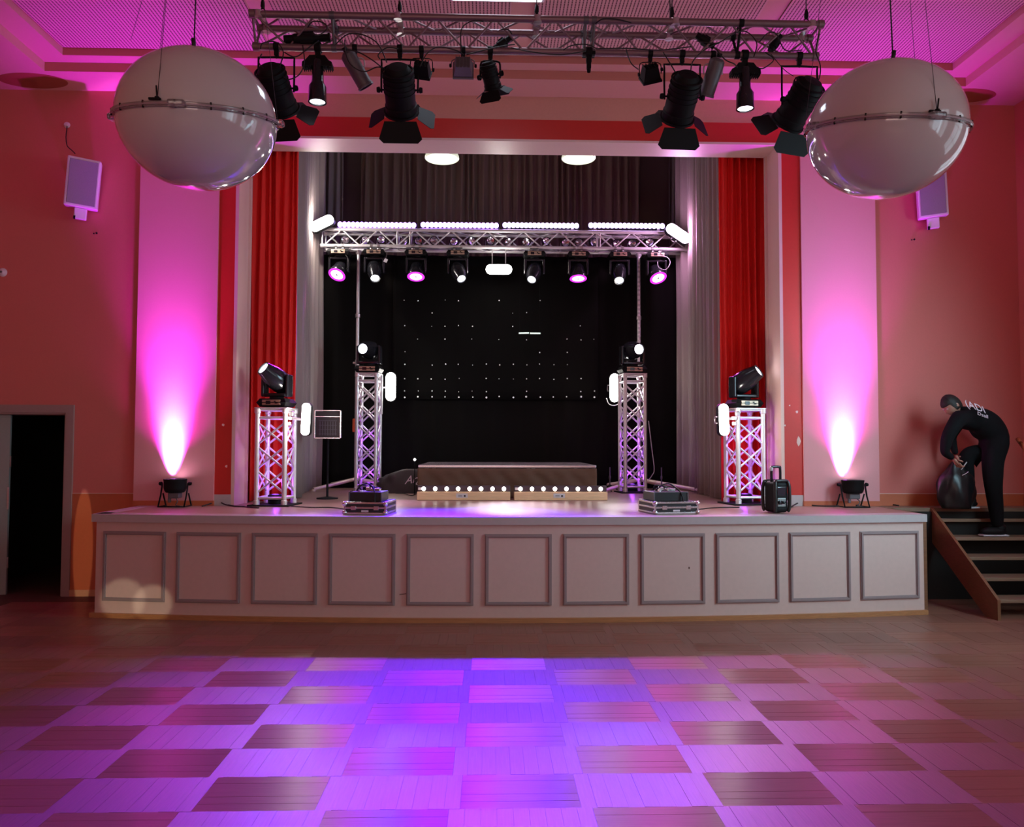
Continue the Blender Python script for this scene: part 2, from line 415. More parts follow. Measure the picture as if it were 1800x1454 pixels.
# upper frieze, red surround and cream reveal of the stage opening
m = MB(); wallbox(m, -2.99, 3.50, YW-.03, YW, 5.30, HW); struct(m.obj('trim_4', mat('frieze_paint', (.66, .30, .24), .7, bump=.1, bscale=50)))
m = MB(); wallbox(m, -2.99, -2.81, YW-.035, YW, 1.10, 5.30); wallbox(m, 3.29, 3.50, YW-.035, YW, 1.10, 5.30); wallbox(m, -2.81, 3.29, YW-.035, YW, 5.075, 5.30)
s = struct(m.obj('trim_5', REDP))
m = MB(); wallbox(m, -2.99, -2.81, YW-.04, YW, ZS, 1.10); wallbox(m, 3.29, 3.50, YW-.04, YW, ZS, 1.10); m.obj('plinth_block', STLIP, s)
m = MB()
wallbox(m, -2.81, OX0, YW-.04, YW, ZS, 5.075); wallbox(m, OX1, 3.29, YW-.04, YW, ZS, 5.075); wallbox(m, OX0, OX1, YW-.04, YW, 5.055, 5.075)
wallbox(m, OX0, OX0+.006, YW-.04, YT, ZS, OZ); wallbox(m, OX1-.006, OX1, YW-.04, YT, ZS, OZ); wallbox(m, OX0, OX1, YW-.04, YT, OZ-.006, OZ)
wallbox(m, OX0, OX0+.03, YT-.05, YT, ZS, OZ); wallbox(m, OX1-.03, OX1, YT-.05, YT, ZS, OZ)
struct(m.obj('trim_6', CREAM))
# chips of missing red paint on the surround
for px, py in ((391, 748), (390, 815), (410, 812)):
    q = PY(px, py, YW-.036)
ch = MB()
for px, py, a, b in ((392, 747, .018, .016), (398, 820, .012, .016), (410, 819, .014, .02), (1404, 776, .02, .05), (1401, 724, .015, .015), (1388, 713, .01, .008), (1380, 748, .008, .01)):
    q = PY(px, py, YW-.0365); n = 7
    ch.prism([((a + random.uniform(-.3, .3)*a) * math.cos(2*PI*k/n), (b + random.uniform(-.3, .3)*b) * math.sin(2*PI*k/n)) for k in range(n)], .002, Matrix.Translation(q) @ Matrix.Rotation(R(90), 4, 'X'))
ch.obj('paint_chips', CREAM, s)['kind'] = 'stuff'

# ceiling --------------------------------------------------------------
RX0, RX1, RY = -4.69, 5.17, 8.19; QX0, QX1, QY = -4.42, 4.93, 8.03
m = MB()
wallbox(m, XL, XR, RY, YW, HW, HW+.4); wallbox(m, XL, RX0, YB, RY, HW, HW+.4); wallbox(m, RX1, XR, YB, RY, HW, HW+.4)
Z2 = 5.66
wallbox(m, RX0, RX1, QY, RY, Z2, Z2+.3); wallbox(m, RX0, QX0, YB, QY, Z2, Z2+.3); wallbox(m, QX1, RX1, YB, QY, Z2, Z2+.3)
Z3 = 5.74
wallbox(m, QX0, QX1, YB, QY, Z3, Z3+.2)
ceil = struct(m.obj('ceiling', CEIL))
m = MB(); wallbox(m, RX0, RX1, RY-.004, RY, HW, Z2, 0); wallbox(m, QX0, QX1, QY-.004, QY, Z2, Z3, 0); m.obj('step_face', STEPF, ceil)
for a, b in ((QX0+.02, -2.27), (-2.05, .19), (.41, 2.54), (2.76, QX1-.02)):
    for y0, y1 in ((QY-.04-1.9, QY-.04), (QY-.04-3.81, QY-.04-1.91), (QY-.04-5.72, QY-.04-3.82)):
        m = MB(); wallbox(m, a, b, y0, y1, Z3-.018, Z3); m.obj('acoustic_panel', PANELA, ceil)
    m = MB(); wallbox(m, a, b, YB+.5, QY-.04-5.73, Z3-.018, Z3); m.obj('acoustic_panel', PANELA, ceil)
for cx, lab in ((-4.94, 'flat terracotta oval panel on the ceiling edge over the doorway'), (5.28, 'flat terracotta oval panel on the ceiling edge over the stairs')):
    m = MB(); m.lathe([(0, 0), (.36, 0), (.36, .003), (0, .003)], 40, (cx, 8.415, HW-.003), sy=.50); tag(m.obj('ceiling_oval', OVAL), lab, 'ceiling panel')
# ceiling light: only its far edge is in the frame
c = PZ(874, 4, Z3-.08)
t = thing('ceiling_light', (c.x, c.y-.40, Z3-.06), 'bright bluish white ceiling light cut off by the top of the photo', 'ceiling light')
m = MB(); m.bbox((0, 0, .02), (.86, .82, .07), .015); m.obj('frame', WPL, t)
m = MB(); m.bbox((0, 0, -.018), (.80, .76, .012), .005); m.obj('diffuser', GLCE, t)

# doorway at the left -----------------------------------------------------
m = MB()
wallbox(m, DX1, DX1+.085, YW-.025, YW+.0, 0, DZ+.085); wallbox(m, DX0-.06, DX1, YW-.025, YW, DZ, DZ+.085)
wallbox(m, DX1-.02, DX1, YW, YT, 0, DZ); wallbox(m, DX0, DX0+.02, YW, YT, 0, DZ); wallbox(m, DX0, DX1, YW, YT, DZ-.02, DZ)
dr = struct(m.obj('door_1', mat('door_frame_paint', (.34, .25, .23), .5)))
lm = Matrix.Translation((DX0+.02, YW+.05, 0)) @ Matrix.Rotation(R(10), 4, 'Z')
m = MB(lm); m.box((.095, 0, DZ/2-.01), (.19, .04, DZ-.03)); leaf = m.obj('door_leaf', mat('door_leaf_paint', (.30, .32, .29), .5), dr)
m = MB(lm); m.box((.188, -.022, 1.05), (.016, .006, .24)); m.box((.196, 0, 1.45), (.006, .03, .12)); m.box((.196, 0, .35), (.006, .03, .12)); m.obj('latch_plate', CLAMP, leaf)
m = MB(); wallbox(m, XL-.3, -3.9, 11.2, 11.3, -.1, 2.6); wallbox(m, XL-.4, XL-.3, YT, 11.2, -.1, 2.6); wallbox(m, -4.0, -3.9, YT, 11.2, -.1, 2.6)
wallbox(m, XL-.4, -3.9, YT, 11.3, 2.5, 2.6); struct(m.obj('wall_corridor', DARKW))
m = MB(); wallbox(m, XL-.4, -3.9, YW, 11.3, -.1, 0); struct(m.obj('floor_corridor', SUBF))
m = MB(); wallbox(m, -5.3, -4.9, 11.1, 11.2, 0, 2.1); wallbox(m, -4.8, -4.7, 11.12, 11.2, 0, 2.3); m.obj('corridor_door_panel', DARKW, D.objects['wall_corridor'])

# stage ------------------------------------------------------------------
HWD = 4.02; YC = 7.27; SAG = .30                     # half width, centre and sagitta of the bowed front
RAD = (HWD**2 + SAG**2) / (2*SAG)
def arc(x, off=0.):                                  # a point on the front line, off = how far towards the hall
    a = math.asin(max(-.999, min(.999, (x - XC) / RAD)))
    c = Vector((XC, YC + RAD, 0)); r = RAD + off
    return c + Vector((r*math.sin(a), -r*math.cos(a), 0)), a
def arcstrip(m, x0, x1, z0, z1, o0, o1, n=40, mi=0):
    vs = []; fs = []
    for i in range(n+1):
        x = x0 + (x1-x0)*i/n
        a = arc(x, o0)[0]; b = arc(x, o1)[0]
        vs += [(a.x, a.y, z0), (b.x, b.y, z0), (b.x, b.y, z1), (a.x, a.y, z1)]
    for i in range(n):
        k = i*4
        for j in range(4): fs.append((k+j, k+(j+1) % 4, k+4+(j+1) % 4, k+4+j))
    fs += [(3, 2, 1, 0), (n*4, n*4+1, n*4+2, n*4+3)]
    m.add(vs, fs, mi)
X0, X1 = XC-HWD, XC+HWD
m = MB(); n = 40; vs = []; N2 = n+1
for z in (ZS-.02, ZS):
    for i in range(N2):
        x = X0 + (X1-X0)*i/n; p = arc(x, .0)[0]; vs.append((x, p.y, z))
    vs += [(X1, YW, z), (OX1, YW, z), (OX1, 13.3, z), (OX0, 13.3, z), (OX0, YW, z), (X0, YW, z)]
K = N2 + 6
m.add(vs, [tuple(range(K))[::-1], tuple(range(K, 2*K))] + [(i, (i+1) % K, (i+1) % K+K, i+K) for i in range(K)])
struct(m.obj('floor_stage', STF))
m = MB(); wallbox(m, X1, XR, 8.36, YW, ZS-.04, ZS); struct(m.obj('floor_landing', TREADW))
m = MB(); wallbox(m, OX0-1.6, OX0, YT, 13.3, ZS-.02, ZS); wallbox(m, OX1, OX1+1.6, YT, 13.3, ZS-.02, ZS); struct(m.obj('floor_wings', STF))
m = MB(); arcstrip(m, X0-.005, X1+.005, ZS-.072, ZS+.001, -.16, .028); wallbox(m, X0-.02, X0+.14, arc(X0)[0].y+.02, YW, ZS-.072, ZS+.001); struct(m.obj('trim_7', STLIP))
m = MB(); arcstrip(m, X0+.03, X1-.02, 0, ZS-.07, -.05, 0)
wallbox(m, X0+.03, X0+.07, arc(X0)[0].y+.0, YW, 0, ZS-.07)
front = struct(m.obj('stage_front', STW))
m = MB(); wallbox(m, X1-.02, X1+.05, arc(X1)[0].y+.06, 8.33, 0, ZS-.005); m.obj('side_board', STAIRW, front)
m = MB(); arcstrip(m, X0-.005, X1+.0, 0, .052, 0, .03); wallbox(m, X0-.005, X0+.04, arc(X0)[0].y, YW-.3, 0, .052); m.obj('skirting', OAK, front)
m = MB(); wallbox(m, XC-3.9, XC+3.9, 7.8, 8.4, .1, .9)
# eleven framed panels
pl = X0 + .105; pr_ = X1 - .075; pitch = (pr_ - pl + .105) / 11
for i in range(11):
    a0 = pl + pitch*i; a1 = a0 + pitch - .105
    z0, z1 = .165, .822
    m = MB(); arcstrip(m, a0+.03, a1-.03, z0+.03, z1-.03, -.002, .003, 6); pn = m.obj('panel', STW, front)
    m = MB(); b = .034
    for (u0, u1, w0, w1) in ((a0, a1, z1-b, z1), (a0, a1, z0, z0+b), (a0, a0+b, z0+b, z1-b), (a1-b, a1, z0+b, z1-b)):
        arcstrip(m, u0, u1, w0, w1, 0, .010, 4)
    b2 = .016
    for (u0, u1, w0, w1) in ((a0+b2*.6, a1-b2*.6, z1-b2*1.6, z1-b2*.6), (a0+b2*.6, a1-b2*.6, z0+b2*.6, z0+b2*1.6), (a0+b2*.6, a0+b2*1.6, z0+b2*1.6, z1-b2*1.6), (a1-b2*1.6, a1-b2*.6, z0+b2*1.6, z1-b2*1.6)):
        arcstrip(m, u0, u1, w0, w1, .009, .019, 4)
    m.obj('moulding', MOULD, pn)
m = MB(); q = arc(-.78, .0045)[0]; m.box((q.x, q.y, .27), (.085, .002, .006), Matrix.Rotation(R(-6), 3, 'Y')); q = arc(1.88, .0045)[0]; m.box((q.x, q.y, .50), (.012, .002, .02)); m.obj('scuff_marks', SUBF, front)
m = MB(); q = arc(X0+.03)[0]; m.bbox((X0-.005, 7.80, .40), (.035, .09, .09), .01); t = m.obj('wall_socket', WPL); tag(t, 'white wall socket on the left end of the stage front', 'socket')
m = MB(); m.lathe([(0, 0), (.018, 0)], 12, (X0-.0235, 7.80, .40), (-1, 0, 0)); m.obj('socket_face', RUB, t)

# stage house ------------------------------------------------------------
m = MB(); wallbox(m, -5.0, 5.5, 13.3, 13.5, 0, 7.6); struct(m.obj('wall_stage_rear', SWALL))
m = MB(); wallbox(m, OX0-1.8, OX0-1.6, YT, 13.3, 0, 7.6); struct(m.obj('wall_stage_left', SWALL))
m = MB(); wallbox(m, OX1+1.6, OX1+1.8, YT, 13.3, 0, 7.6); struct(m.obj('wall_stage_right', SWALL))
m = MB(); wallbox(m, -5.0, 5.5, YT, 13.5, 7.4, 7.6); wallbox(m, -5.0, 5.5, YT-.02, YT, 5.4, 7.6); struct(m.obj('ceiling_stage', SWALL))

def curtain(name, path, z0, z1, folds, amp, material, label, cat='curtain', seed=0, solid=.006, kink=.25, group=None, nz=14):
    rnd = random.Random(seed); P = [Vector((*p, 0)) for p in path]
    L = [0]
    for i in range(1, len(P)): L.append(L[-1] + (P[i]-P[i-1]).length)
    tot = L[-1]; n = max(24, folds*9)
    def at(s):
        s = min(max(s, 0), tot)
        for i in range(1, len(P)):
            if s <= L[i] + 1e-9: break
        t = (s - L[i-1]) / max(L[i]-L[i-1], 1e-9); d = (P[i]-P[i-1]).normalized()
        return P[i-1].lerp(P[i], t), Vector((-d.y, d.x, 0))
    ws = [rnd.uniform(.6, 1.5) for _ in range(folds)]; tw = sum(ws); edges = [0]
    for a in ws: edges.append(edges[-1] + a/tw)
    am = [rnd.uniform(.55, 1.2)*amp for _ in range(folds)]; ph = rnd.uniform(0, 6)
    vs = []; fs = []
    for j in range(nz+1):
        z = z0 + (z1-z0)*j/nz
        for i in range(n+1):
            u = i/n
            k = 0
            while k < folds-1 and u > edges[k+1]: k += 1
            t = (u-edges[k])/(edges[k+1]-edges[k])
            s1 = math.sin(2*PI*t)
            off = am[k] * (s1 + kink*math.sin(4*PI*t+ph)) * (1 + .12*math.sin(z*1.3+k))
            p, nn = at(u*tot)
            du = .012*math.sin(z*1.1+k*1.7) if 0 < i < n else 0
            p2, _ = at(u*tot+du)
            vs.append(p2 + nn*off + Vector((0, 0, z)))
    for j in range(nz):
        for i in range(n):
            a = j*(n+1)+i; fs.append((a, a+1, a+n+2, a+n+1))
    m = MB(); m.add(vs, fs, 0, True); o = m.obj(name, material)
    if solid: md = o.modifiers.new('thickness', 'SOLIDIFY'); md.thickness = solid
    return tag(o, label, cat, group)
ax = lambda px, Y: PY(px, 600, Y).x
curtain('red_curtain', [(OX0-.05, 9.16), (ax(521, 9.25), 9.24)], ZS+.01, 5.4, 7, .040, REDC, 'red velvet curtain at the left side of the stage opening', seed=3)
curtain('red_curtain', [(ax(1266, 9.25), 9.24), (OX1+.05, 9.16)], ZS+.01, 5.4, 6, .045, REDC, 'red velvet curtain at the right side of the stage opening', seed=5)
curtain('wing_curtain', [(ax(500, 9.6), 9.55), (ax(524, 9.6), 9.55), (ax(538, 11.1), 11.1), (ax(563, 11.95), 11.9)], ZS+.01, 7.0, 12, .05, GREYC, 'taupe wing curtain behind the left red curtain', seed=8)
curtain('wing_curtain', [(ax(1190, 11.95), 11.9), (ax(1222, 11.1), 11.1), (ax(1262, 9.6), 9.6), (ax(1290, 9.6), 9.6)], ZS+.01, 7.0, 13, .06, GREYC, 'taupe wing curtain behind the right red curtain', seed=11)
curtain('rear_curtain', [(ax(632, 12.9), 12.9), (ax(1126, 12.9), 12.9)], ZS+.01, 7.2, 34, .05, BACKC, 'wide dark brown rear curtain above the lighting truss', seed=14, group=None)
curtain('rear_curtain', [(ax(538, 12.9), 12.75), (ax(600, 12.9), 12.9)], ZS+.01, 7.2, 6, .05, GREYC, 'narrow taupe rear curtain behind the left end of the truss', seed=15)
curtain('rear_curtain', [(ax(1178, 12.9), 12.9), (ax(1250, 12.9), 12.75)], ZS+.01, 7.2, 7, .05, GREYC, 'narrow taupe rear curtain behind the right end of the truss', seed=16)
curtain('backdrop', [(ax(561, 12.05), 12.02), (ax(1193, 12.05), 12.02)], ZS+.01, 4.58, 15, .018, BLKC, 'tall plain black backdrop cloth hung behind the star cloth', seed=21)
sc_ = curtain('star_cloth', [(ax(690, 11.9), 11.93), (ax(1052, 11.9), 11.93)], PY(800, 702, 11.93).z, 4.55, 6, .006, STARC, 'black star cloth with tiny light dots behind the riser', 'backdrop', seed=22)
m = MB(); rnd = random.Random(4)
for j, yy in enumerate((528, 550, 573, 597, 619, 641, 666, 688, 698)):
    for i in range(-1, 14):
        if rnd.random() < (.38 if j < 5 else .7 if j < 8 else 1) and not (j < 2 and i > 9):
            q = PY(735 + 23.8*i + rnd.uniform(-1, 1), yy + rnd.uniform(-1, 1), 11.905); r = .006 + .005*rnd.random() + (.004 if j == 8 else 0)
            m.ell((q.x, q.y, q.z), r, .003, r, 6, 4)
m.obj('star_dots', GLSTAR, sc_)['kind'] = 'stuff'
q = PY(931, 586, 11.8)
t = thing('glow_bar', q, 'slim pale green glowing bar hanging before the black backdrop', 'lamp')  # emissive bar on wires, drawn for a pale streak at the backdrop
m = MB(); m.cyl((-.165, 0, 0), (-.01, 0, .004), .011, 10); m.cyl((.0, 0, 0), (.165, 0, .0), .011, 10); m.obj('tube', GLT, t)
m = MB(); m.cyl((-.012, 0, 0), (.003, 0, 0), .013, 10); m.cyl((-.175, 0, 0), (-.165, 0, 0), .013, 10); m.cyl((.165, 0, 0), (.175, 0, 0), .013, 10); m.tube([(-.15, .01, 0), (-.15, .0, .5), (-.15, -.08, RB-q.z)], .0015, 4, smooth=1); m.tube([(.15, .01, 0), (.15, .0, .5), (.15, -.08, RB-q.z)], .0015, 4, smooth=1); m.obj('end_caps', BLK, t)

# round downlights under the stage opening
for px, lab in ((777, 'left of the two white round ceiling lamps in the stage opening'), (1017, 'right of the two white round ceiling lamps in the stage opening')):
    q = PY(px, 275, 9.5); r = 30/1370*9.5
    t = thing('ceiling_lamp', (q.x, 9.5, q.z), lab, 'ceiling lamp', 'round ceiling lamps in the stage opening')
    m = MB(); m.lathe([(r*.93, .16), (r*.95, .02), (r, -.0), (r*1.02, -.025), (r*.97, -.035), (r*.94, -.03)], 40); m.obj('shade', mat('lamp_shade_glass', (.85, .9, .75), .3, em=(.9, 1, .75), es=.55, var=0), t)
    m = MB(); m.lathe([(0, .0), (r*.90, 0)], 40); m.obj('diffuser', GLC, t)
    m = MB(); m.cyl((0, 0, .16), (0, 0, 7.4-q.z), .012, 10); m.lathe([(0, .17), (r*.93, .16)], 40); m.obj('stem', WPL, t)

# ------------------------------------------------------------------ truss builder
def truss_box(t, A, B, up_, side, size, pitch, rc, rb, mat_c, tri=False, plates=True):
    """chords, braces and end frames between A and B (local coords of thing t); up_/side span the section"""
    A = Vector(A); B = Vector(B); u = Vector(up_); sd = Vector(side); L = (B-A).length; d = (B-A).normalized(); h = size/2
    if tri: C = [u*h + sd*h, u*h - sd*h, -u*h*.9]; faces = [(0, 1), (0, 2), (1, 2)]
    else: C = [u*h+sd*h, u*h-sd*h, -u*h-sd*h, -u*h+sd*h]; faces = [(0, 1), (1, 2), (2, 3), (3, 0)]
    for c in C:
        m = MB(); m.cyl(A+c, B+c, rc, 12); m.obj('chord', mat_c, t)
    n = max(1, round((L-.08)/pitch)); p = (L-.08)/n
    # one brace mesh per direction and face, shared along the truss
    for fi, (a, b) in enumerate(faces):
        for k in range(n):
            s0 = A + d*(.04+p*k); s1 = A + d*(.04+p*(k+1))
            e = (C[a], C[b]) if (k+fi) % 2 == 0 else (C[b], C[a])
            key = (t.name, fi, k % 2)
            if key not in _BR:
                m = MB(); m.cyl((0, 0, 0), (s1+e[1])-(s0+e[0]), rb, 8, caps=False); _BR[key] = m.mesh('brace', mat_c)
            link('brace', _BR[key], t, s0+e[0])
    for e in (A+d*.02, B-d*.02):
        m = MB()
        for a, b in faces: m.cyl(e+C[a], e+C[b], rb*1.15, 8)
        for c in C: m.cyl(e+c-d*.022, e+c+d*.022, rc*1.25, 12)
        m.obj('end_frame', mat_c, t)
_BR = {}
def tower_x(t, H, W, rc, rb, nx, mat_c):
    """upright truss with crossed braces on each face"""
    h = W/2; C = [(-h, -h), (h, -h), (h, h), (-h, h)]
    for c in C:
        m = MB(); m.cyl((c[0], c[1], .02), (c[0], c[1], H), rc, 14)
        m.lathe([(rc*1.3, 0), (rc*1.3, .05), (rc, .055)], 14, (c[0], c[1], .01)); m.lathe([(rc, 0), (rc*1.3, .01), (rc*1.3, .05)], 14, (c[0], c[1], H-.055)); m.obj('chord', mat_c, t)
    for z in (.085, H-.10, H-.012):
        m = MB()
        for i in range(4): a, b = C[i], C[(i+1) % 4]; m.cyl((a[0], a[1], z), (b[0], b[1], z), rb*(1.3 if z < H-.05 else 1.0), 8)
        m.obj('end_frame', mat_c, t)
    z0, z1 = .13, H-.14; p = (z1-z0)/nx
    for i in range(4):
        a, b = C[i], C[(i+1) % 4]
        mm = []
        for q in (0, 1):
            s0, s1 = (a, b) if q == 0 else (b, a)
            m = MB(); m.cyl((0, 0, 0), (s1[0]-s0[0], s1[1]-s0[1], p*.92), rb, 8, caps=False); mm.append((m.mesh('brace', mat_c), s0))
        for k in range(nx):
            for me, s0 in mm: link('brace', me, t, (s0[0], s0[1], z0+p*(k+.04)))
    m = MB(); m.bbox((0, 0, .008), (W*1.5, W*1.5, .016), .004); m.obj('base_plate', BLK, t)
    m = MB(); m.bbox((0, 0, H+.006), (W+rc*2.2, W+rc*2.2, .012), .003); m.obj('top_plate', mat_c, t)

# ------------------------------------------------------------------ upper truss in the hall
A = PY(446, 62, 6.1); B = PY(1437, 78, 6.1); zt = (A.z+B.z)/2
TZ, TY = zt, 6.1
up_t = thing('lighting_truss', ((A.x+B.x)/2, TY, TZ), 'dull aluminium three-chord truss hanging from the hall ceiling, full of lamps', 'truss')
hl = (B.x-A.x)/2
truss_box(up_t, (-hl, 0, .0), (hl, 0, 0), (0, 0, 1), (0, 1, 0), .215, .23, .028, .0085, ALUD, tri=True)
for px in (588, 1027, 1041, 1295):
    x = PY(px, 60, TY).x - up_t.location.x
    m = MB()
    for c in ((.108, .108), (-.108, .108), (0, -.097)): m.cyl((x-.02, c[0], c[1]), (x+.02, c[0], c[1]), .031, 12)
    for a, b in (((.108, .108), (-.108, .108)), ((-.108, .108), (0, -.097)), ((.108, .108), (0, -.097))): m.cyl((x, *a), (x, *b), .011, 8)
    m.obj('joint_frame', GRY if px != 1295 else BLK, up_t)
TX = up_t.location.x; BOT = TZ-.097      # centre line of the lower chord
for i, px in enumerate((458, 701, 944, 1184, 1422)):
    x = PY(px, 40, TY-.05).x
    t = thing('hanging_cable', (x, TY-.0, TZ+.13), ['leftmost steel hanging wire of the hall truss', 'second steel hanging wire of the hall truss from the left', 'middle steel hanging wire of the hall truss', 'second steel hanging wire of the hall truss from the right', 'rightmost steel hanging wire of the hall truss'][i], 'cable', 'truss hanging wires')
    m = MB(); m.tube([(0, 0, .16), (0, 0, Z3-.018-TZ-.13)], .005, 6, smooth=1); m.obj('wire', WIRE, t)
    m = MB(); m.lathe([(.008, .16), (.016, .13), (.018, .10), (.008, .08)], 10); m.tube([(0, 0, .085), (.02, 0, .065), (.018, 0, .035), (0, 0, .02), (-.018, 0, .035), (-.02, 0, .065)], .005, 6, closed=True); m.obj('shackle', BLK, t)
    m = MB(); m.bbox((0, 0, .0), (.05, .26, .012), .003); m.cyl((0, -.108, -.05), (0, -.108, .0), .035, 12); m.cyl((0, .108, -.05), (0, .108, .0), .035, 12); m.cyl((0, 0, 0), (0, 0, .03), .008, 8); m.obj('bracket', CLAMP, t)

def clampmb(m, z=0, s=1.):                       # hook clamp on the lower chord, local origin at chord centre
    m.lathe([(.031*s, -.022*s), (.036*s, -.018*s), (.036*s, .018*s), (.031*s, .022*s)], 16, (0, 0, z), (1, 0, 0)); m.bbox((0, 0, z-.045*s), (.036*s, .03*s, .05*s), .005); m.cyl((0, 0, z-.09*s), (0, 0, z-.05*s), .008*s, 8)
def yokemb(m, w, top, bot, r=.007):
    m.tube([(-w, 0, bot), (-w, 0, top+.03), (-w+.02, 0, top), (w-.02, 0, top), (w, 0, top+.03), (w, 0, bot)] if bot > top else [(-w, 0, bot), (-w, 0, top-.03), (-w+.025, 0, top), (w-.025, 0, top), (w, 0, top-.03), (w, 0, bot)], r, 8, smooth=2)
def orient(d, c):
    q = Vector((0, 0, 1)).rotation_difference(Vector(d).normalized()); return Matrix.Translation(c) @ q.to_matrix().to_4x4()
def orient2(d, c):                               # z along d, x kept level
    z = Vector(d).normalized(); x = Vector((0, 0, 1)).cross(z)
    x = Vector((1, 0, 0)) if x.length < 1e-3 else x.normalized()
    if x.x < 0: x = -x
    y = z.cross(x); M3 = Matrix((x, y, z)).transposed()
    return Matrix.Translation(c) @ M3.to_4x4()

def fresnel(px, d, label, s=1., drop=.33, doors=True, group='fresnel spotlights on the hall truss', open_=(50, 30, 62, 30)):
    x = PY(px, 100, TY).x
    t = thing('fresnel_spotlight', (x, TY, BOT), label, 'spotlight', group)
    m = MB(); clampmb(m); m.obj('clamp', BLK, t)
    m = MB(); yokemb(m, .125*s, -.085, -drop-.02, .008); m.obj('yoke', BLK, t)
    M = orient2(d, (0, 0, -drop))
    m = MB(M); r = .105*s
    m.lathe([(0, -.17*s), (r*.62, -.165*s), (r*.9, -.13*s), (r, -.08*s), (r, .10*s), (r*1.06, .105*s), (r*1.06, .15*s), (r*.93, .152*s)], 28)
    for k in range(5): m.lathe([(r*.93, 0), (r*1.04, .004), (r*1.04, .012), (r*.93, .016)], 28, (0, 0, (-.14+.035*k)*s))
    m.obj('housing', BLK, t)
    m = MB(M); m.lathe([(r*.93, .14*s), (r*.6, .155*s), (0, .16*s)], 28); m.obj('lens', LENSD, t)
    for sx in (-1, 1): m = MB(M); m.cyl((sx*r*.95, 0, 0), (sx*.15*s, 0, 0), .008, 8); m.lathe([(.02, 0), (.024, .006), (.02, .025)], 10, (sx*.135*s, 0, 0), (sx, 0, 0)); m.obj('tilt_knob', BLK, t)
    m = MB(M); m.tube([(-.05*s, -r*.9, -.05*s), (-.03*s, -r*1.35, -.10*s), (.03*s, -r*1.35, -.10*s), (.05*s, -r*.9, -.05*s)], .006, 6); m.obj('handle', BLK, t)
    m = MB(M); m.box((.0, -r*1.0, .02*s), (.035, .012, .01)); m.obj('label_plate', CLAMP, t)
    for bx_ in (.03, -.03): m = MB(M); m.box((bx_*s, -r*.98, -.05*s), (.02, .014, .012)); m.obj('screw_plate', GRY, t)
    if doors:
        m = MB(M); a = r*1.12
        m.lathe([(r*1.02, .150*s), (r*1.18, .150*s), (r*1.18, .165*s), (r*1.02, .165*s)], 28); fr_ = m.obj('barn_door_frame', BLK, t)
        for k in range(4):
            w0 = a*(.95 if k % 2 == 0 else .72); w1 = w0*1.35; h = a*(1.25 if k % 2 == 0 else 1.1)
            Rz = Matrix.Rotation(k*PI/2, 4, 'Z')
            H = M @ Rz @ Matrix.Translation((0, -a, .166*s)) @ Matrix.Rotation(R(90-open_[k]) , 4, 'X')
            H = M @ Rz @ Matrix.Translation((0, a, .166*s)) @ Matrix.Rotation(R(open_[k]), 4, 'X')
            mm = MB(); mm.prism([(-w0, 0), (w0, 0), (w1, h*.8), (w1*.8, h), (-w1*.8, h), (-w1, h*.8)], .003, H); mm.obj('barn_door', BLK, fr_)
    return t
def parcan(px, d, label, drop=.16, L=.30, r=.062):
    x = PY(px, 100, TY).x
    t = thing('par_can', (x, TY, BOT), label, 'spotlight', 'grey par cans on the hall truss')
    m = MB(); clampmb(m, s=.9); m.obj('clamp', BLK, t)
    m = MB(); yokemb(m, r+.012, -.075, -drop, .006); m.obj('yoke', GRYW, t)
    M = orient2(d, (0, 0, -drop)); m = MB(M)
    m.lathe([(0, -L*.42), (r*.6, -L*.41), (r*.95, -L*.34), (r, -L*.28), (r, L*.5), (r*1.08, L*.51), (r*1.08, L*.56), (r*.95, L*.56), (r*.95, L*.3)], 26); m.obj('housing', GRY, t)
    m = MB(M); m.lathe([(r*.95, L*.4), (r*.5, L*.44), (0, L*.45)], 24); m.obj('lens', LENSD, t)
    m = MB(M); m.lathe([(r*.3, 0), (r*.35, .03), (0, .032)], 12, (0, 0, -L*.43), (0, 0, -1)); m.obj('cable_gland', BLK, t)
def bellspot(px, label):
    x = PY(px, 100, TY).x
    t = thing('led_downlight', (x, TY, BOT), label, 'spotlight', 'lit LED downlights on the hall truss')
    m = MB(); clampmb(m, s=1.2); m.cyl((0, 0, -.13), (0, 0, -.05), .018, 10); m.obj('clamp', BLK, t)
    m = MB()
    for sx in (-1, 1):
        m.add([(sx*.012, -.03, -.07), (sx*.06, -.035, -.075), (sx*.09, -.04, -.115), (sx*.115, -.04, -.13), (sx*.118, -.04, -.165), (sx*.012, -.03, -.155),
               (sx*.012, .03, -.07), (sx*.06, .035, -.075), (sx*.09, .04, -.115), (sx*.115, .04, -.13), (sx*.118, .04, -.165), (sx*.012, .03, -.155)],
              [(0, 1, 2, 3, 4, 5), (6, 11, 10, 9, 8, 7)] + [(i, i+6, (i+1) % 6+6, (i+1) % 6) for i in range(6)])
        for k in range(6): m.box((sx*(.03+.016*k), 0, -.17), (.005, .07, .018))
    m.obj('yoke', BLK, t)
    m = MB(); m.lathe([(0, -.10), (.04, -.105), (.045, -.12), (.045, -.26), (.050, -.285), (.068, -.315), (.070, -.42), (.072, -.44), (.060, -.44)], 28); m.obj('housing', BLKG, t)
    m = MB(); m.lathe([(.062, -.430), (0, -.434)], 28); m.obj('lens', GLL, t)
    for k in range(0): pass
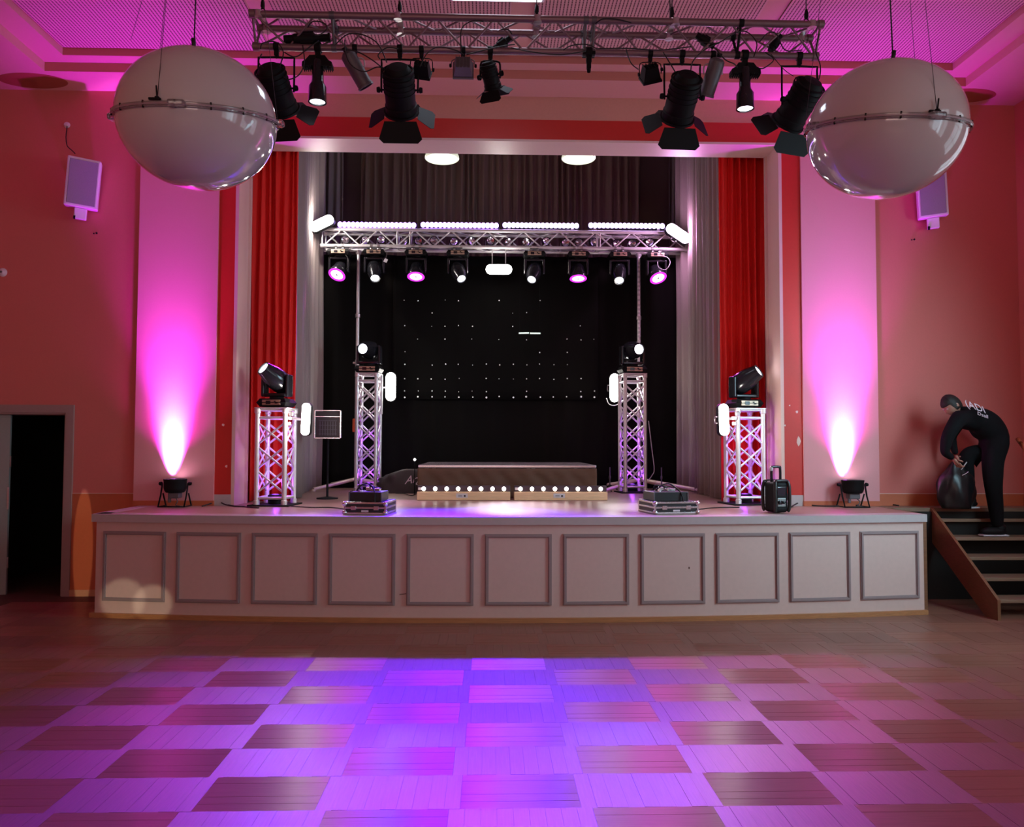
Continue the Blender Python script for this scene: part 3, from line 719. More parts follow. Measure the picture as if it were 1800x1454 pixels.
def flood(px, label, material, tilt, rz=0, w=.13, h=.10, drop=.13, face='down'):
    x = PY(px, 100, TY).x
    t = thing('floodlight', (x, TY, BOT), label, 'floodlight')
    m = MB(); clampmb(m, s=.9); m.obj('clamp', BLK, t)
    m = MB(); yokemb(m, w/2+.012, -.072, -drop-.01, .004); m.obj('yoke', material, t)
    M = Matrix.Translation((0, 0, -drop)) @ Matrix.Rotation(R(rz), 4, 'Y') @ Matrix.Rotation(R(tilt), 4, 'X')
    m = MB(M); m.box((0, 0, -.01), (w*.98, h, h*.9), taper=.72); m.bbox((0, 0, -h*.5), (w*1.05, h*1.12, .02), .004)
    for k in range(5): m.box((-w*.34+w*.17*k, 0, h*.42), (.005, h*.7, .016))
    m.obj('housing', material, t)
    m = MB(M); m.box((0, 0, -h*.5-.011), (w*.9, h*.95, .003)); m.obj('glass', LENSD if material is not GRY else GRY, t)
    for sx in (-1, 1): m = MB(M); m.lathe([(.012, 0), (.016, .004), (.014, .016), (0, .018)], 10, (sx*(w/2+.012), 0, 0), (sx, 0, 0)); m.obj('tilt_knob', BLK, t)

fresnel(486, (.12, .8, -.62), 'black fresnel spotlight with barn doors partly hidden behind the left globe', s=1.12, drop=.34)
bellspot(559, 'lit black LED downlight with violet rim in the left half of the hall truss')
parcan(624, (.55, .35, -.9), 'grey par can tilted to the right on the left half of the hall truss', drop=.15)
fresnel(703, (0, .80, -.62), 'big black fresnel spotlight with barn doors left of centre on the hall truss', s=1.15, drop=.33)
flood(741, 'small black floodlight tilted beside the left fresnel spotlight', BLK, 55, 8, .15, .11, .15)
flood(814, 'grey ribbed square floodlight left of the truss centre', GRY, 82, 0, .16, .13, .125)
fresnel(862, (.25, .55, -.8), 'small black spotlight with twisted barn doors near the truss centre', s=.62, drop=.20, group='fresnel spotlights on the hall truss')
flood(1143, 'small black floodlight tilted beside the right fresnel spotlight', BLK, 50, -14, .15, .12, .15)
fresnel(1199, (-.05, .80, -.62), 'big black fresnel spotlight with barn doors right of centre on the hall truss', s=1.15, drop=.35)
parcan(1253, (-.22, .5, -.85), 'grey par can facing down on the right half of the hall truss', drop=.16)
bellspot(1309, 'lit black LED downlight in the right half of the hall truss')
fresnel(1405, (-.28, .8, -.62), 'black fresnel spotlight with barn doors beside the right globe', s=1.15, drop=.38)
# empty clamp with a control box
x = PY(1035, 100, TY).x
t = thing('empty_clamp', (x, TY, BOT), 'empty black lamp clamp hanging at the truss centre', 'clamp')
m = MB(); clampmb(m, s=1.2); m.obj('hook', BLK, t)
m = MB(); m.bbox((0, 0, -.015), (.10, .07, .03), .004); m.bbox((0, 0, -.10), (.035, .04, .07), .006); m.lathe([(.014, 0), (.017, .02), (.01, .03)], 10, (0, 0, -.16)); m.obj('socket', BLK, t)
# profile lamps lying inside the truss
for px, py, l, a, lab in ((540, 68, .36, 5, 'black profile lamp lying inside the left end of the hall truss'), (1240, 72, .17, -32, 'short black lamp lodged inside the right half of the hall truss'), (1362, 76, .15, 60, 'small black lamp lodged upright near the right end of the hall truss'), (884, 76, .16, 38, 'black clamp arm with knob lodged in the middle of the hall truss')):
    q = PY(px, py, TY); t = thing('profile_lamp', q, lab, 'lamp')
    M = orient((math.cos(R(a)), .05, math.sin(R(a))), (0, 0, 0)); m = MB(M); r = .034 if l < .3 else .042
    m.lathe([(0, -l/2), (r*.75, -l/2), (r*.8, -l*.3), (r, -l*.28), (r, l*.15), (r*.7, l*.2), (r*.7, l*.45), (r*.9, l*.46), (r*.9, l/2), (0, l/2)], 18); m.obj('housing', BLK, t)
    m = MB(M); m.bbox((0, 0, 0), (r*2.3, r*1.3, l*.3), .006); m.obj('bracket', BLK, t)

# cables over the hall truss, each its own thing
def cable(name, pts, r, label, material=RUB, Y=None, group=None, cat='cable'):
    P = []
    for p in pts:
        P.append(PY(p[0], p[1], p[2]))
    m = MB(); m.tube(P, r, 6, smooth=5); return tag(m.obj(name, material), label, cat, group)
yf = TY-.14
CB = [
 ([(460, 95, 6.0), (455, 110, 5.95), (470, 128, 5.95), (480, 148, 6.0)], 'cable looping down to the leftmost spotlight'),
 ([(458, 86, 6.0), (462, 76, 5.97), (485, 74, 5.97), (498, 92, 5.97), (492, 120, 5.97), (497, 140, 6.0)], 'cable arched over the leftmost clamp of the truss'),
 ([(500, 92, 6.0), (520, 100, 5.98), (545, 82, 5.98), (560, 72, 6.0)], 'cable between the leftmost spotlight and the LED downlight'),
 ([(541, 48, 6.0), (550, 38, 5.97), (568, 40, 5.97), (575, 50, 5.97), (560, 62, 6.0), (548, 58, 6.0)], 'cable coiled above the profile lamp at the truss left end'),
 ([(532, 80, 6.0), (535, 110, 5.95), (525, 132, 5.95), (505, 140, 5.95), (495, 132, 5.98)], 'wide cable loop hanging left of the LED downlight'),
 ([(590, 78, 5.98), (612, 60, 5.97), (640, 62, 5.97), (665, 78, 5.98), (680, 110, 6.0)], 'cable arched through the truss left of the big fresnel'),
 ([(606, 70, 5.98), (608, 95, 5.95), (618, 115, 5.95), (640, 126, 5.96), (662, 118, 5.96), (676, 120, 6.0)], 'cable sagging round the left grey par can'),
 ([(592, 88, 5.98), (625, 90, 5.97), (655, 106, 5.97), (678, 125, 6.0)], 'cable running slanted to the big left fresnel'),
 ([(700, 86, 5.98), (680, 84, 5.96), (665, 96, 5.96), (668, 104, 5.98)], 'short cable arch by the big left fresnel'),
 ([(738, 118, 6.0), (750, 95, 5.97), (770, 83, 5.97), (800, 88, 5.97), (815, 96, 6.0)], 'cable from the small left floodlight to the grey floodlight'),
 ([(811, 92, 5.98), (811, 52, 5.96), (830, 37, 5.96), (850, 38, 5.98)], 'cable rising over the truss above the grey floodlight'),
 ([(820, 96, 5.98), (860, 86, 5.97), (890, 80, 5.98), (905, 78, 6.0)], 'cable lying on the lower chord right of the grey floodlight'),
 ([(898, 84, 5.98), (940, 92, 5.96), (985, 96, 5.96), (1030, 90, 5.97)], 'cable sagging under the lower chord at the truss centre'),
 ([(900, 60, 5.98), (893, 52, 5.97), (880, 52, 5.97)], 'short black cable end by the central clamp arm'),
 ([(990, 88, 5.98), (1005, 80, 5.96), (1030, 78, 5.96), (1050, 86, 5.97)], 'cable arch left of the empty clamp'),
 ([(1047, 42, 5.98), (1060, 33, 5.95), (1085, 34, 5.95), (1110, 40, 5.98)], 'cable arched over the top chord right of the centre'),
 ([(1048, 86, 5.98), (1100, 85, 5.96), (1160, 88, 5.96), (1215, 82, 5.97)], 'long cable along the lower chord right of the centre'),
 ([(1171, -152, 6.02), (1178, 20, 6.0), (1174, 38, 5.99)], 'cable dropping from the ceiling to the right half of the truss'),
 ([(1100, 84, 6.09), (1103, 96, 6.04), (1110, 112, 5.97), (1122, 122, 6.0)], 'short cable feeding the small right floodlight'),
 ([(1166, 92, 5.98), (1180, 115, 5.96), (1190, 132, 6.0)], 'cable hanging left of the big right fresnel'),
 ([(1214, 128, 6.0), (1218, 108, 5.96), (1238, 88, 5.96), (1265, 75, 5.97)], 'cable hanging right of the big right fresnel'),
 ([(1225, 72, 5.98), (1260, 76, 5.96), (1285, 62, 5.96), (1310, 55, 5.97), (1330, 75, 5.97), (1325, 100, 5.98)], 'cable knotted round the truss joint near the right LED downlight'),
 ([(1258, 86, 5.98), (1275, 105, 5.96), (1290, 112, 5.96), (1296, 118, 6.0)], 'cable slanting down to the right LED downlight'),
 ([(1335, 74, 5.98), (1350, 58, 5.96), (1365, 60, 5.96), (1380, 88, 5.97), (1410, 88, 5.98)], 'cable waving near the right end of the truss'),
 ([(1345, 92, 5.98), (1360, 105, 5.96), (1342, 120, 5.96), (1330, 118, 6.0)], 'small cable loop right of the right LED downlight'),
 ([(1355, 95, 5.98), (1378, 122, 5.96), (1395, 134, 6.0)], 'thin slanting cable to the rightmost fresnel'),
 ([(1440, 60, 5.98), (1434, 90, 5.95), (1442, 115, 5.95), (1440, 138, 5.97), (1432, 146, 6.0)], 'cable curling round the right end of the truss'),
]
for pts, lab in CB: cable('cable', pts, .0048 if 'thin' not in lab else .003, 'black ' + lab)

# ------------------------------------------------------------------ globes
def globe(px, py, rpx, Y, label, wires, tilt, roll):
    c0 = PY(px, py, Y); dep = c0.dot(fw) - CZ*fw.z; r = rpx/1370*dep; c = (c0.x, Y, c0.z)
    t = thing('globe_lamp', c, label, 'globe lamp', 'milky globe lamps', rot=(R(tilt), R(roll), 0))
    m = MB(); rz = r*.90
    m.lathe([(r*math.cos(a), rz*math.sin(a)) for a in [R(-90+i*180/64) for i in range(65)]], 96, split=60); m.obj('globe', MILK, t)
    m = MB(); m.lathe([(r*1.0, -.016), (r*1.035, -.012), (r*1.038, -.004), (r*1.0, -.004)], 96); m.lathe([(r*1.0, .004), (r*1.038, .004), (r*1.035, .012), (r*1.0, .016)], 96); m.obj('flange', CLEAR, t)
    m = MB(); m.lathe([(r*.99, -.004), (r*1.04, -.004), (r*1.04, .004), (r*.99, .004)], 96); m.obj('rim_band', mat('rim_band_grey', (.40, .30, .34), .35, var=.03), t)
    for k in range(4):
        a = PI/4*0 + k*PI/2 + .12
        m = MB(Matrix.Rotation(a, 4, 'Z') @ Matrix.Translation((r*1.045, 0, 0))); m.bbox((.0, 0, .0), (.05, .085, .035), .012, seg=3); m.obj('clip', CLEAR, t)
    for k in range(16):
        a = k*2*PI/16+.1; m = MB(); p = Vector((r*1.025*math.cos(a), r*1.025*math.sin(a), 0)); m.cyl(p-Vector((0, 0, .018)), p+Vector((0, 0, .018)), .005, 6); m.obj('bolt', BLK, t)
    a = -PI/2 + wires; p = Vector((r*1.035*math.cos(a), r*1.035*math.sin(a), .02))
    m = MB(); m.lathe([(.012, 0), (.012, .01), (.004, .014), (.004, .06), (.002, .065)], 8, p); m.bbox(p+Vector((-.012, 0, 0)), (.06, .015, .012), .003); m.obj('wire_anchor', BLK, t)
    # three hanging wires up to the ceiling, meeting plumb
    Mi = Euler((R(tilt), R(roll), 0)).to_matrix().inverted(); H = Z3 - .018 - c[2]
    m = MB()
    for k in range(3):
        aa = a + k*2*PI/3; b = Vector((r*1.03*math.cos(aa), r*1.03*math.sin(aa), .02)); e = Mi @ Vector((r*.35*math.cos(aa), r*.35*math.sin(aa), H)); m.tube([b, e], .0016, 5, smooth=1)
    m.obj('hanging_wire', WIRE, t)
    m = MB(); m.tube([(0, 0, rz*.99), (0, 0, rz+.05)], .012, 8, smooth=1); m.tube([(0, 0, rz), Mi @ Vector((0, .0, H))], .004, 6, smooth=1); m.obj('power_cord', RUB, t)
globe(348, 212, 133, 4.30, 'left of the two big milky globe lamps hanging from the ceiling', -.10, 12, 0)
globe(1556, 230, 130, 4.30, 'right of the two big milky globe lamps hanging from the ceiling', .12, 12, 1.5)
cable('ceiling_wire', [(250, 0, 5.1), (230, 70, 5.4)], .0015, 'thin ceiling wire left of the left globe', WIRE)

# ------------------------------------------------------------------ wall speakers and small wall things
def speaker(px0, px1, y0, y1, label, mirror):
    Yf = YW-.24; a = PY(px0, y0, Yf); b = PY(px1, y1, Yf); W = (b.x-a.x)*.93; H = a.z-b.z
    c = ((a.x+b.x)/2, Yf+.09, b.z+.0)
    t = thing('wall_speaker', c, label, 'speaker', 'white column speakers on the front wall', rot=(R(8), R(-3 if mirror else 4), R(-24 if mirror else 24)))
    m = MB(); m.bbox((0, 0, H/2), (W, .18, H), .012); m.obj('cabinet', WPL, t)
    m = MB(); m.bbox((0, -.092, H/2), (W*.84, .012, H*.90), .003); m.obj('grille', GRILL, t)
    m = MB()
    for sx in (-1, 1):
        for k in range(22): m.box((sx*W*.44, -.091, H*.06+H*.88*k/21), (.006, .006, .008))
    m.obj('grille_studs', WPL, t)['kind'] = 'stuff'
    m = MB(); m.bbox((0, .02, -.06), (.12, .09, .12), .01); m.bbox((0, .14, -.05), (.05, .20, .04), .006); m.obj('bracket', WPL, t)
    m = MB(); m.lathe([(.02, 0), (.02, .02), (0, .022)], 12, (-.04, -.03, -.11), (-1, 0, 0)); m.obj('bracket_knob', BLK, t)
    return t
speaker(108, 163, 277, 362, 'white wall speaker with violet-lit grey grille above the doorway', False)
speaker(1622, 1673, 300, 379, 'white wall speaker half hidden behind the right globe', True)
m = MB(); q = PY(118, 220, YW); m.lathe([(0, .03), (.02, .028), (.03, .012), (.035, 0)], 16, q, (0, -1, 0)); t = m.obj('wall_outlet', WPL); tag(t, 'small round cable outlet high on the wall over the left speaker', 'wall outlet')
m = MB(); m.tube([PY(118, 222, YW-.03), PY(116, 240, YW-.04), PY(118, 256, YW-.06), PY(126, 264, YW-.08), PY(132, 270, YW-.12)], .005, 6, smooth=4); m.obj('speaker_lead', RUB, t)
m = MB(); q = PY(5, 479, YW); m.lathe([(0, .035), (.02, .034), (.03, .022), (.033, .02), (.045, .012), (.048, 0)], 24, q, (0, -1, 0)); t = tag(m.obj('wall_sensor', WPL), 'small round white sensor at the left edge of the wall', 'sensor')
m = MB(); m.lathe([(0, .038), (.012, .036), (.014, .033)], 16, q, (0, -1, 0)); m.obj('sensor_eye', GRY, t)
for px, py, lab in ((170, 410, 'small dark nail marks on the wall below the left speaker'), (1607, 421, 'small dark wall plug on the wall below the right speaker')):
    q = PY(px, py, YW); m = MB(); m.lathe([(0, .012), (.008, .011), (.011, 0)], 10, q, (0, -1, 0)); m.lathe([(0, .01), (.006, .009), (.008, 0)], 8, (q.x-.03, q.y, q.z-.005), (0, -1, 0)); tag(m.obj('wall_plug', BLK), lab, 'wall plug')

# ------------------------------------------------------------------ rear ground-support truss on the stage
RY_ = 11.6
A = PY(567, 421, RY_); B = PY(1205, 428, RY_); rz_ = (A.z+B.z)/2
rt_ = thing('stage_truss', ((A.x+B.x)/2, RY_, rz_), 'bright aluminium box truss across the rear of the stage', 'truss')
hl = (B.x-A.x)/2; TS = .245
truss_box(rt_, (-hl, 0, 0), (hl, 0, 0), (0, 0, 1), (0, 1, 0), TS, .27, .028, .012, ALU)
for px in (700, 722, 1047, 1053):
    x = PY(px, 421, RY_).x - rt_.location.x
    m = MB()
    for i in range(4):
        C = [(-TS/2, -TS/2), (TS/2, -TS/2), (TS/2, TS/2), (-TS/2, TS/2)]; m.cyl((x, *C[i]), (x, *C[(i+1) % 4]), .011, 8)
    m.obj('joint_frame', ALU, rt_)
RT, RB = rz_+TS/2, rz_-TS/2
# two slim masts that carry it, standing on splayed feet
for i, px in enumerate((625, 1127)):
    x = PY(px, 600, 11.45).x
    t = thing('truss_mast', (x, 11.62, ZS), ['thin left mast that carries the rear stage truss', 'thin taped right mast that carries the rear stage truss'][i], 'mast', 'masts of the stage truss')
    m = MB(); m.cyl((0, 0, .1), (0, 0, 1.9), .030, 14); m.cyl((0, 0, 1.85), (0, 0, RB-ZS-.03), .024, 14); m.obj('pole', ALU, t)
    m = MB(); m.lathe([(.024, 0), (.036, .01), (.036, .08), (.03, .09)], 14, (0, 0, 1.84)); m.lathe([(.024, 0), (.036, .01), (.036, .06), (.024, .07)], 14, (0, 0, 2.55)); m.bbox((-.04, 0, 1.88), (.05, .03, .03), .006); m.obj('collar', CLAMP, t)
    m = MB(); m.lathe([(.024, 0), (.045, .03), (.045, .06)], 12, (0, 0, RB-ZS-.10)); m.obj('top_spigot', ALU, t)
    for k, (dx, dy) in enumerate(((.75, -.75), (-.5, -.55), (.55, .5), (-.55, .5)) if i == 0 else ((-.62, -.7), (.75, -.85), (.5, .5), (-.5, .5))):
        m = MB(); m.cyl((0, 0, .16), (dx, dy, .035), .026, 12); m.lathe([(.03, 0), (.035, .02), (.02, .04)], 12, (dx, dy, 0)); m.obj('leg', mat('leg_pale_metal', (.72, .58, .48), .4, .3), t)
    if i == 1:
        m = MB()
        for k in range(22): m.lathe([(.0245, 0), (.0255, .004), (.0255, .03), (.0245, .034)], 12, (0, 0, 2.0+.07*k+.01*math.sin(k*5)))
        m.obj('tape_wraps', GRYW, t)['kind'] = 'stuff'
    else:
        m = MB(); m.bbox((-.03, -.02, .95), (.05, .05, .20), .01); m.obj('orange_strap', mat('orange_strap', (.6, .08, .02), .6), t)

# LED bars on top of the truss
Yb = RY_-.10
for i, (a, b, g) in enumerate(((594, 731, GLV), (740, 876, GLV), (884, 1017, GLV2), (1035, 1168, GLV2))):
    p0 = PY(a, 395 + (.5*i), Yb); p1 = PY(b, 396 + .5*i, Yb); W = p1.x-p0.x; zc = (p0.z+p1.z)/2
    t = thing('led_bar', ((p0.x+p1.x)/2, Yb, zc), ['leftmost violet LED bar on top of the stage truss', 'second violet LED bar from the left on the stage truss', 'third LED bar from the left, lilac, on the stage truss', 'rightmost lilac LED bar on top of the stage truss'][i], 'LED bar', 'LED bars on the stage truss')
    m = MB(); m.bbox((0, .035, 0), (W+.03, .07, .085), .012); m.obj('housing', mat('led_housing', (.03, .02, .06), .4), t)
    n = 18; m = MB()
    for k in range(n): m.ell((-W/2+W*(k+.5)/n, -.004, 0), W/n*.56, .012, .042, 12, 8)
    m.obj('led_lenses', g, t)
    m = MB()
    for sx in (-.42, .42): m.bbox((sx*W, .03, -.055), (.05, .05, .04), .006); m.bbox((sx*W, .05, .055), (.03, .03, .03), .004)
    m.obj('bracket', CLAMP, t)
ORD = 'first second third fourth fifth sixth seventh eighth ninth tenth eleventh twelfth thirteenth fourteenth fifteenth sixteenth seventeenth rightmost'.split()
# row of small lamps inside the truss
for i, px in enumerate((608, 642, 671, 712, 735, 763, 799, 828, 862, 894, 926, 959, 994, 1018, 1041, 1083, 1111, 1143)):
    q = PY(px, 421, RY_+.02)
    if i == 0:
        sp0 = thing('small_par_lamp', (q.x, q.y, rz_), 'one of the small unlit silver-rimmed lamps seated inside the stage truss', 'lamp', 'small lamps inside the stage truss'); sp0['label'] = 'leftmost small silver-rimmed lamp inside the stage truss'
        m = MB(orient2((.0, -1, -.15), (0, 0, 0))); m.lathe([(0, -.08), (.03, -.078), (.05, -.03), (.062, .03), (.066, .034), (.066, .045), (.055, .045)], 20); m.obj('housing', BLK, sp0)
        m = MB(orient2((.0, -1, -.15), (0, 0, 0))); m.lathe([(.056, .036), (.03, .02), (0, .012)], 20); m.obj('reflector', mat('lamp_reflector', (.8, .72, .8), .15, 1.), sp0)
        m = MB(); m.tube([(-.07, 0, 0), (-.07, 0, -.08), (.07, 0, -.08), (.07, 0, 0)], .005, 6, smooth=1); m.bbox((0, 0, -.10), (.06, .04, .03), .005); m.obj('bracket', CLAMP, sp0)
    else:
        copy_tree(sp0, (q.x, q.y, rz_+.01*((i*7) % 3-1)), (R((i*13) % 11-5), 0, R((i*29) % 41-20)), '%s small silver-rimmed lamp from the left inside the stage truss' % ORD[i])

# capsule strobes ---------------------------------------------------------
def strobe(px, py, Y, Lpx, wpx, ang, glow, label, clamp_to=None, group='white strobe lamps'):
    q = PY(px, py, Y); k = Y/1370*1.0; L = Lpx*k; W = wpx*k
    t = thing('strobe_lamp', q, label, 'strobe lamp', group, rot=(0, R(ang), 0))
    m = MB(); n = 12; pts = []
    r = W/2; h = L/2-r
    for i in range(n+1): a = PI*i/n; pts.append((r*math.cos(a), h+r*math.sin(a)))
    for i in range(n+1): a = PI+PI*i/n; pts.append((r*math.cos(a), -h+r*math.sin(a)))
    M = Matrix.Rotation(R(90), 4, 'X')
    m.prism(pts, .03, M); m.obj('lens', glow, t)
    m = MB(); m.prism([(x*1.10, y*1.04) for x, y in pts], -.09, M @ Matrix.Translation((0, 0, -.001))); m.obj('housing', BLK, t)
    m = MB(); m.tube([(-W*.6, .05, -L*.1), (-W*.6, .12, -L*.1), (-W*.6, .14, 0), (-W*.6, .12, L*.1), (-W*.6, .05, L*.1)], .008, 6); m.obj('bracket', CLAMP, t)
    return t
strobe(566, 393, RY_-.42, 44, 17, 63, GLW, 'white strobe lamp tilted at the left end of the stage truss')
strobe(1192, 411, RY_-.42, 48, 18, -56, GLP, 'pink-white strobe lamp tilted at the right end of the stage truss')
s0 = strobe(877, 474, RY_-.12, 46, 17, 90, GLW, 'white strobe lamp lying level under the middle of the stage truss')
m = MB(Matrix.Rotation(R(-90), 4, 'Y'))
for sx in (-.1, .1): m.cyl((sx, .05, .0), (sx, .05, RB-s0.location.z+.0), .007, 8)
m.obj('hanger', CLAMP, s0)
s1 = strobe(687, 680, 11.5, 50, 17, 0, GLW, 'upright white strobe lamp right of the inner left tower')
s2 = strobe(1080, 682, 11.4, 50, 16, 0, GLW, 'upright white strobe lamp left of the inner right tower')
s3 = strobe(538, 737, 8.55, 56, 14, 2, GLW, 'upright white strobe lamp right of the outer left tower')
s4 = strobe(1272, 738, 8.55, 56, 16, -2, GLW, 'upright white strobe lamp left of the outer right tower')
for px, py, Y, p in ((687, 680, 11.42, 16), (1080, 682, 11.32, 16), (538, 737, 8.42, 16), (1272, 738, 8.42, 16), (566, 393, RY_-.55, 40), (877, 474, RY_-.2, 16)):
    q = PY(px, py, Y); point('strobe_light', q, p, (1, .94, .86), .07)
q = PY(1192, 411, RY_-.55); point('strobe_light', q, 34, (1, .55, 1), .07)
q = PY(545, 400, RY_-.55); spot('strobe_light', q, PY(510, 300, 9.6), 60, (1, .9, .8), 120, 1, .08)
q = PY(1205, 420, RY_-.55); spot('strobe_light', q, PY(1262, 330, 9.6), 70, (1, .35, 1), 120, 1, .08)
# hoop bracket of the right inner strobe
m = MB(); m.tube([PY(1066, 700, 11.4), PY(1070, 710, 11.4), PY(1080, 713, 11.4), PY(1090, 707, 11.4), PY(1094, 690, 11.4)], .006, 6); m.M = Matrix(); o = m.obj('hoop_bracket', CLAMP); o.parent = s2; o.matrix_parent_inverse = Matrix.Translation(-s2.location)

# ------------------------------------------------------------------ moving heads
def moving_head(loc, label, kind, hang, tilt_d, s=1., yaw=0, group=None, wide=1.):
    """loc = mounting point; hang: body hangs below; tilt_d = beam direction"""
    z = -1 if hang else 1
    t = thing('moving_head', loc, label, 'moving head', group)
    Rz = Matrix.Rotation(yaw, 4, 'Z')
    m = MB(Rz)
    bz = z*.045*s
    if hang:
        for sx in (-.05, .05): m = MB(Rz); m.lathe([(.028, -.02), (.034, -.016), (.034, .016), (.028, .02)], 14, (sx*s, 0, 0), (1, 0, 0)); m.bbox((sx*s, 0, -.05*s), (.03*s, .03*s, .05*s), .006); m.obj('clamp', CLAMP, t)
        m = MB(Rz); bz = -.105*s
    m.add([(-.13*s, -.10*s, bz-z*.04*s), (.13*s, -.10*s, bz-z*.04*s), (.13*s, .10*s, bz-z*.04*s), (-.13*s, .10*s, bz-z*.04*s),
           (-.155*s, -.12*s, bz+z*.0*s), (.155*s, -.12*s, bz), (.155*s, .12*s, bz), (-.155*s, .12*s, bz),
           (-.13*s, -.10*s, bz+z*.04*s), (.13*s, -.10*s, bz+z*.04*s), (.13*s, .10*s, bz+z*.04*s), (-.13*s, .10*s, bz+z*.04*s)],
          [(0, 1, 2, 3), (0, 1, 5, 4), (1, 2, 6, 5), (2, 3, 7, 6), (3, 0, 4, 7), (4, 5, 9, 8), (5, 6, 10, 9), (6, 7, 11, 10), (7, 4, 8, 11), (8, 9, 10, 11)])
    m.lathe([(.07*s, 0), (.07*s, .02*s)], 24, (0, 0, bz+z*.04*s), (0, 0, z)); base = m.obj('base', BLK, t)
    m = MB(Rz); m.bbox((0, -.112*s, bz), (.19*s, .014, .052*s), .003); dp = m.obj('display_panel', mat('panel_tan', (.50, .36, .26), .35, .4), base)
    m = MB(Rz); m.bbox((-.03*s, -.12*s, bz), (.05*s, .004, .034*s), .001); o = m.obj('screen', BLKG, base); m = MB(Rz); m.box((.04*s, -.121*s, bz+.01*s), (.02*s, .004, .010*s)); m.obj('button', BLKG, base); m = MB(Rz); m.box((.055*s, -.121*s, bz-.008*s), (.03*s, .004, .008*s)); m.obj('button', BLKG, base)
    pz = bz+z*.06*s; hz = pz + z*.17*s
    m = MB(Rz); m.bbox((0, 0, pz+z*.018*s), (.24*s*wide, .12*s, .036*s), .014, seg=3)
    for sx in (-1, 1): m.bbox((sx*.128*s*wide, 0, pz+z*.11*s), (.034*s, .115*s, .22*s), .016, seg=3)
    m.obj('yoke', BLKG, t)
    M = Matrix.Translation((0, 0, hz)) @ orient2(Vector(tilt_d), (0, 0, 0))
    m = MB(M)
    if kind == 'spot':
        m.lathe([(0, -.15*s), (.06*s, -.145*s), (.09*s, -.115*s), (.105*s, -.05*s), (.105*s, .02*s), (.095*s, .09*s), (.075*s, .16*s), (.070*s, .19*s), (.058*s, .19*s), (.055*s, .175*s)], 28, sy=1.05)
        h = m.obj('head', BLKG, t)
        m = MB(M); m.lathe([(.055*s, .178*s), (.03*s, .186*s), (0, .188*s)], 24); m.obj('lens', GLL, h)
    else:
        m.lathe([(0, -.11*s), (.06*s, -.105*s), (.085*s, -.07*s), (.095*s, .0), (.115*s, .05*s), (.12*s, .09*s), (.115*s, .10*s)], 28)
        h = m.obj('head', BLKG, t)
        m = MB(M); m.lathe([(.085*s, .098*s), (.115*s, .100*s), (.12*s, .108*s), (.108*s, .112*s), (.085*s, .110*s)], 28); m.obj('glow_ring', GLM, h)
        m = MB(M); m.lathe([(.014*s, .108*s), (.086*s, .104*s)], 24); m.obj('lens', GLMW, h)
        m = MB(M); m.lathe([(0, .116*s), (.014*s, .110*s), (.014*s, .10*s)], 10); m.obj('lens_hub', BLK, h)
    return t
G1 = 'moving heads hung under the stage truss'
heads = [(597, 'wash', (-.2, -.55, -.8), 'leftmost moving head under the stage truss, pink ringed face'),
         (659, 'spot', (.12, -.62, -.75), 'second moving head from the left under the stage truss, small white lens'),
         (732, 'wash', (.0, -.35, -.94), 'third moving head from the left, pink face left of centre'),
         (805, 'spot', (.30, -.6, -.74), 'fourth moving head from the left, tilted right with white lens'),
         (939, 'spot', (-.22, -.6, -.74), 'fourth moving head from the right, tilted left with white lens'),
         (1016, 'wash', (.0, -.25, -.97), 'third moving head from the right, magenta ring facing down'),
         (1088, 'spot', (-.08, -.62, -.75), 'second moving head from the right under the stage truss, small white lens'),
         (1153, 'wash', (.18, -.5, -.83), 'rightmost moving head under the stage truss, magenta ring with cable loop')]
for px, k, d, lab in heads:
    x = PY(px, 437, RY_-.12).x
    t = moving_head((x, RY_-TS/2, RB), lab, k, True, d, 1.06, group=G1)
cable('cable', [(1155, 452, 11.4), (1172, 452, 11.35), (1178, 462, 11.35), (1170, 474, 11.35), (1158, 470, 11.38), (1156, 460, 11.4)], .005, 'thin grey cable loop by the rightmost moving head', GRYW)
cable('cable', [(604, 444, 11.4), (612, 455, 11.36), (613, 468, 11.36), (608, 474, 11.4)], .005, 'thin cable beside the leftmost moving head', RUB)
q = PY(678, 458, 11.4); m = MB(); m.box((0, 0, 0), (.05, .004, .055), Matrix.Rotation(R(25), 3, 'Y')); m.tube([(0, 0, .03), (.01, 0, .08), (.012, .05, .16)], .0015, 4); tag(m.obj('hanging_tag', WPL, loc=q), 'small white tag dangling under the left part of the stage truss', 'tag')

# ------------------------------------------------------------------ stage towers with heads
def tower(pxc, base_y, top_y, wpx, nx, label, gl, headspec):
    b = PZ(pxc, base_y, ZS); k = b.y/1370; W = wpx*k; H = PY(pxc, top_y, b.y).z-ZS
    t = thing('truss_tower', (b.x, b.y+W/2, ZS), label, 'truss tower', gl)
    tower_x(t, H-.014, W, .026, .012, nx, ALU)
    return t, (b.x, b.y+W/2, ZS+H+.004), W
t1, top1, W1 = tower(477, 890, 716, 49, 3, 'short truss tower at the left edge of the stage opening', 'short truss towers', None)
t1.rotation_euler = (0, 0, R(-5))
t2, top2, W2 = tower(1317, 888, 717, 48, 3, 'short truss tower at the right edge of the stage opening beside the radio', 'short truss towers', None)
t2.rotation_euler = (0, 0, R(9))
t3, top3, W3 = tower(644, 865, 655, 34, 5, 'tall truss tower on the left half of the stage', 'tall truss towers', None)
t4, top4, W4 = tower(1115, 867, 656, 36, 5, 'tall truss tower on the right half of the stage', 'tall truss towers', None)
t4.rotation_euler = (0, 0, R(6)); t3.rotation_euler = (0, 0, R(-4))
moving_head(top1, 'big moving head on the short left tower, lens up to the left', 'spot', False, (-.55, -.62, .55), 1.12, R(-12))
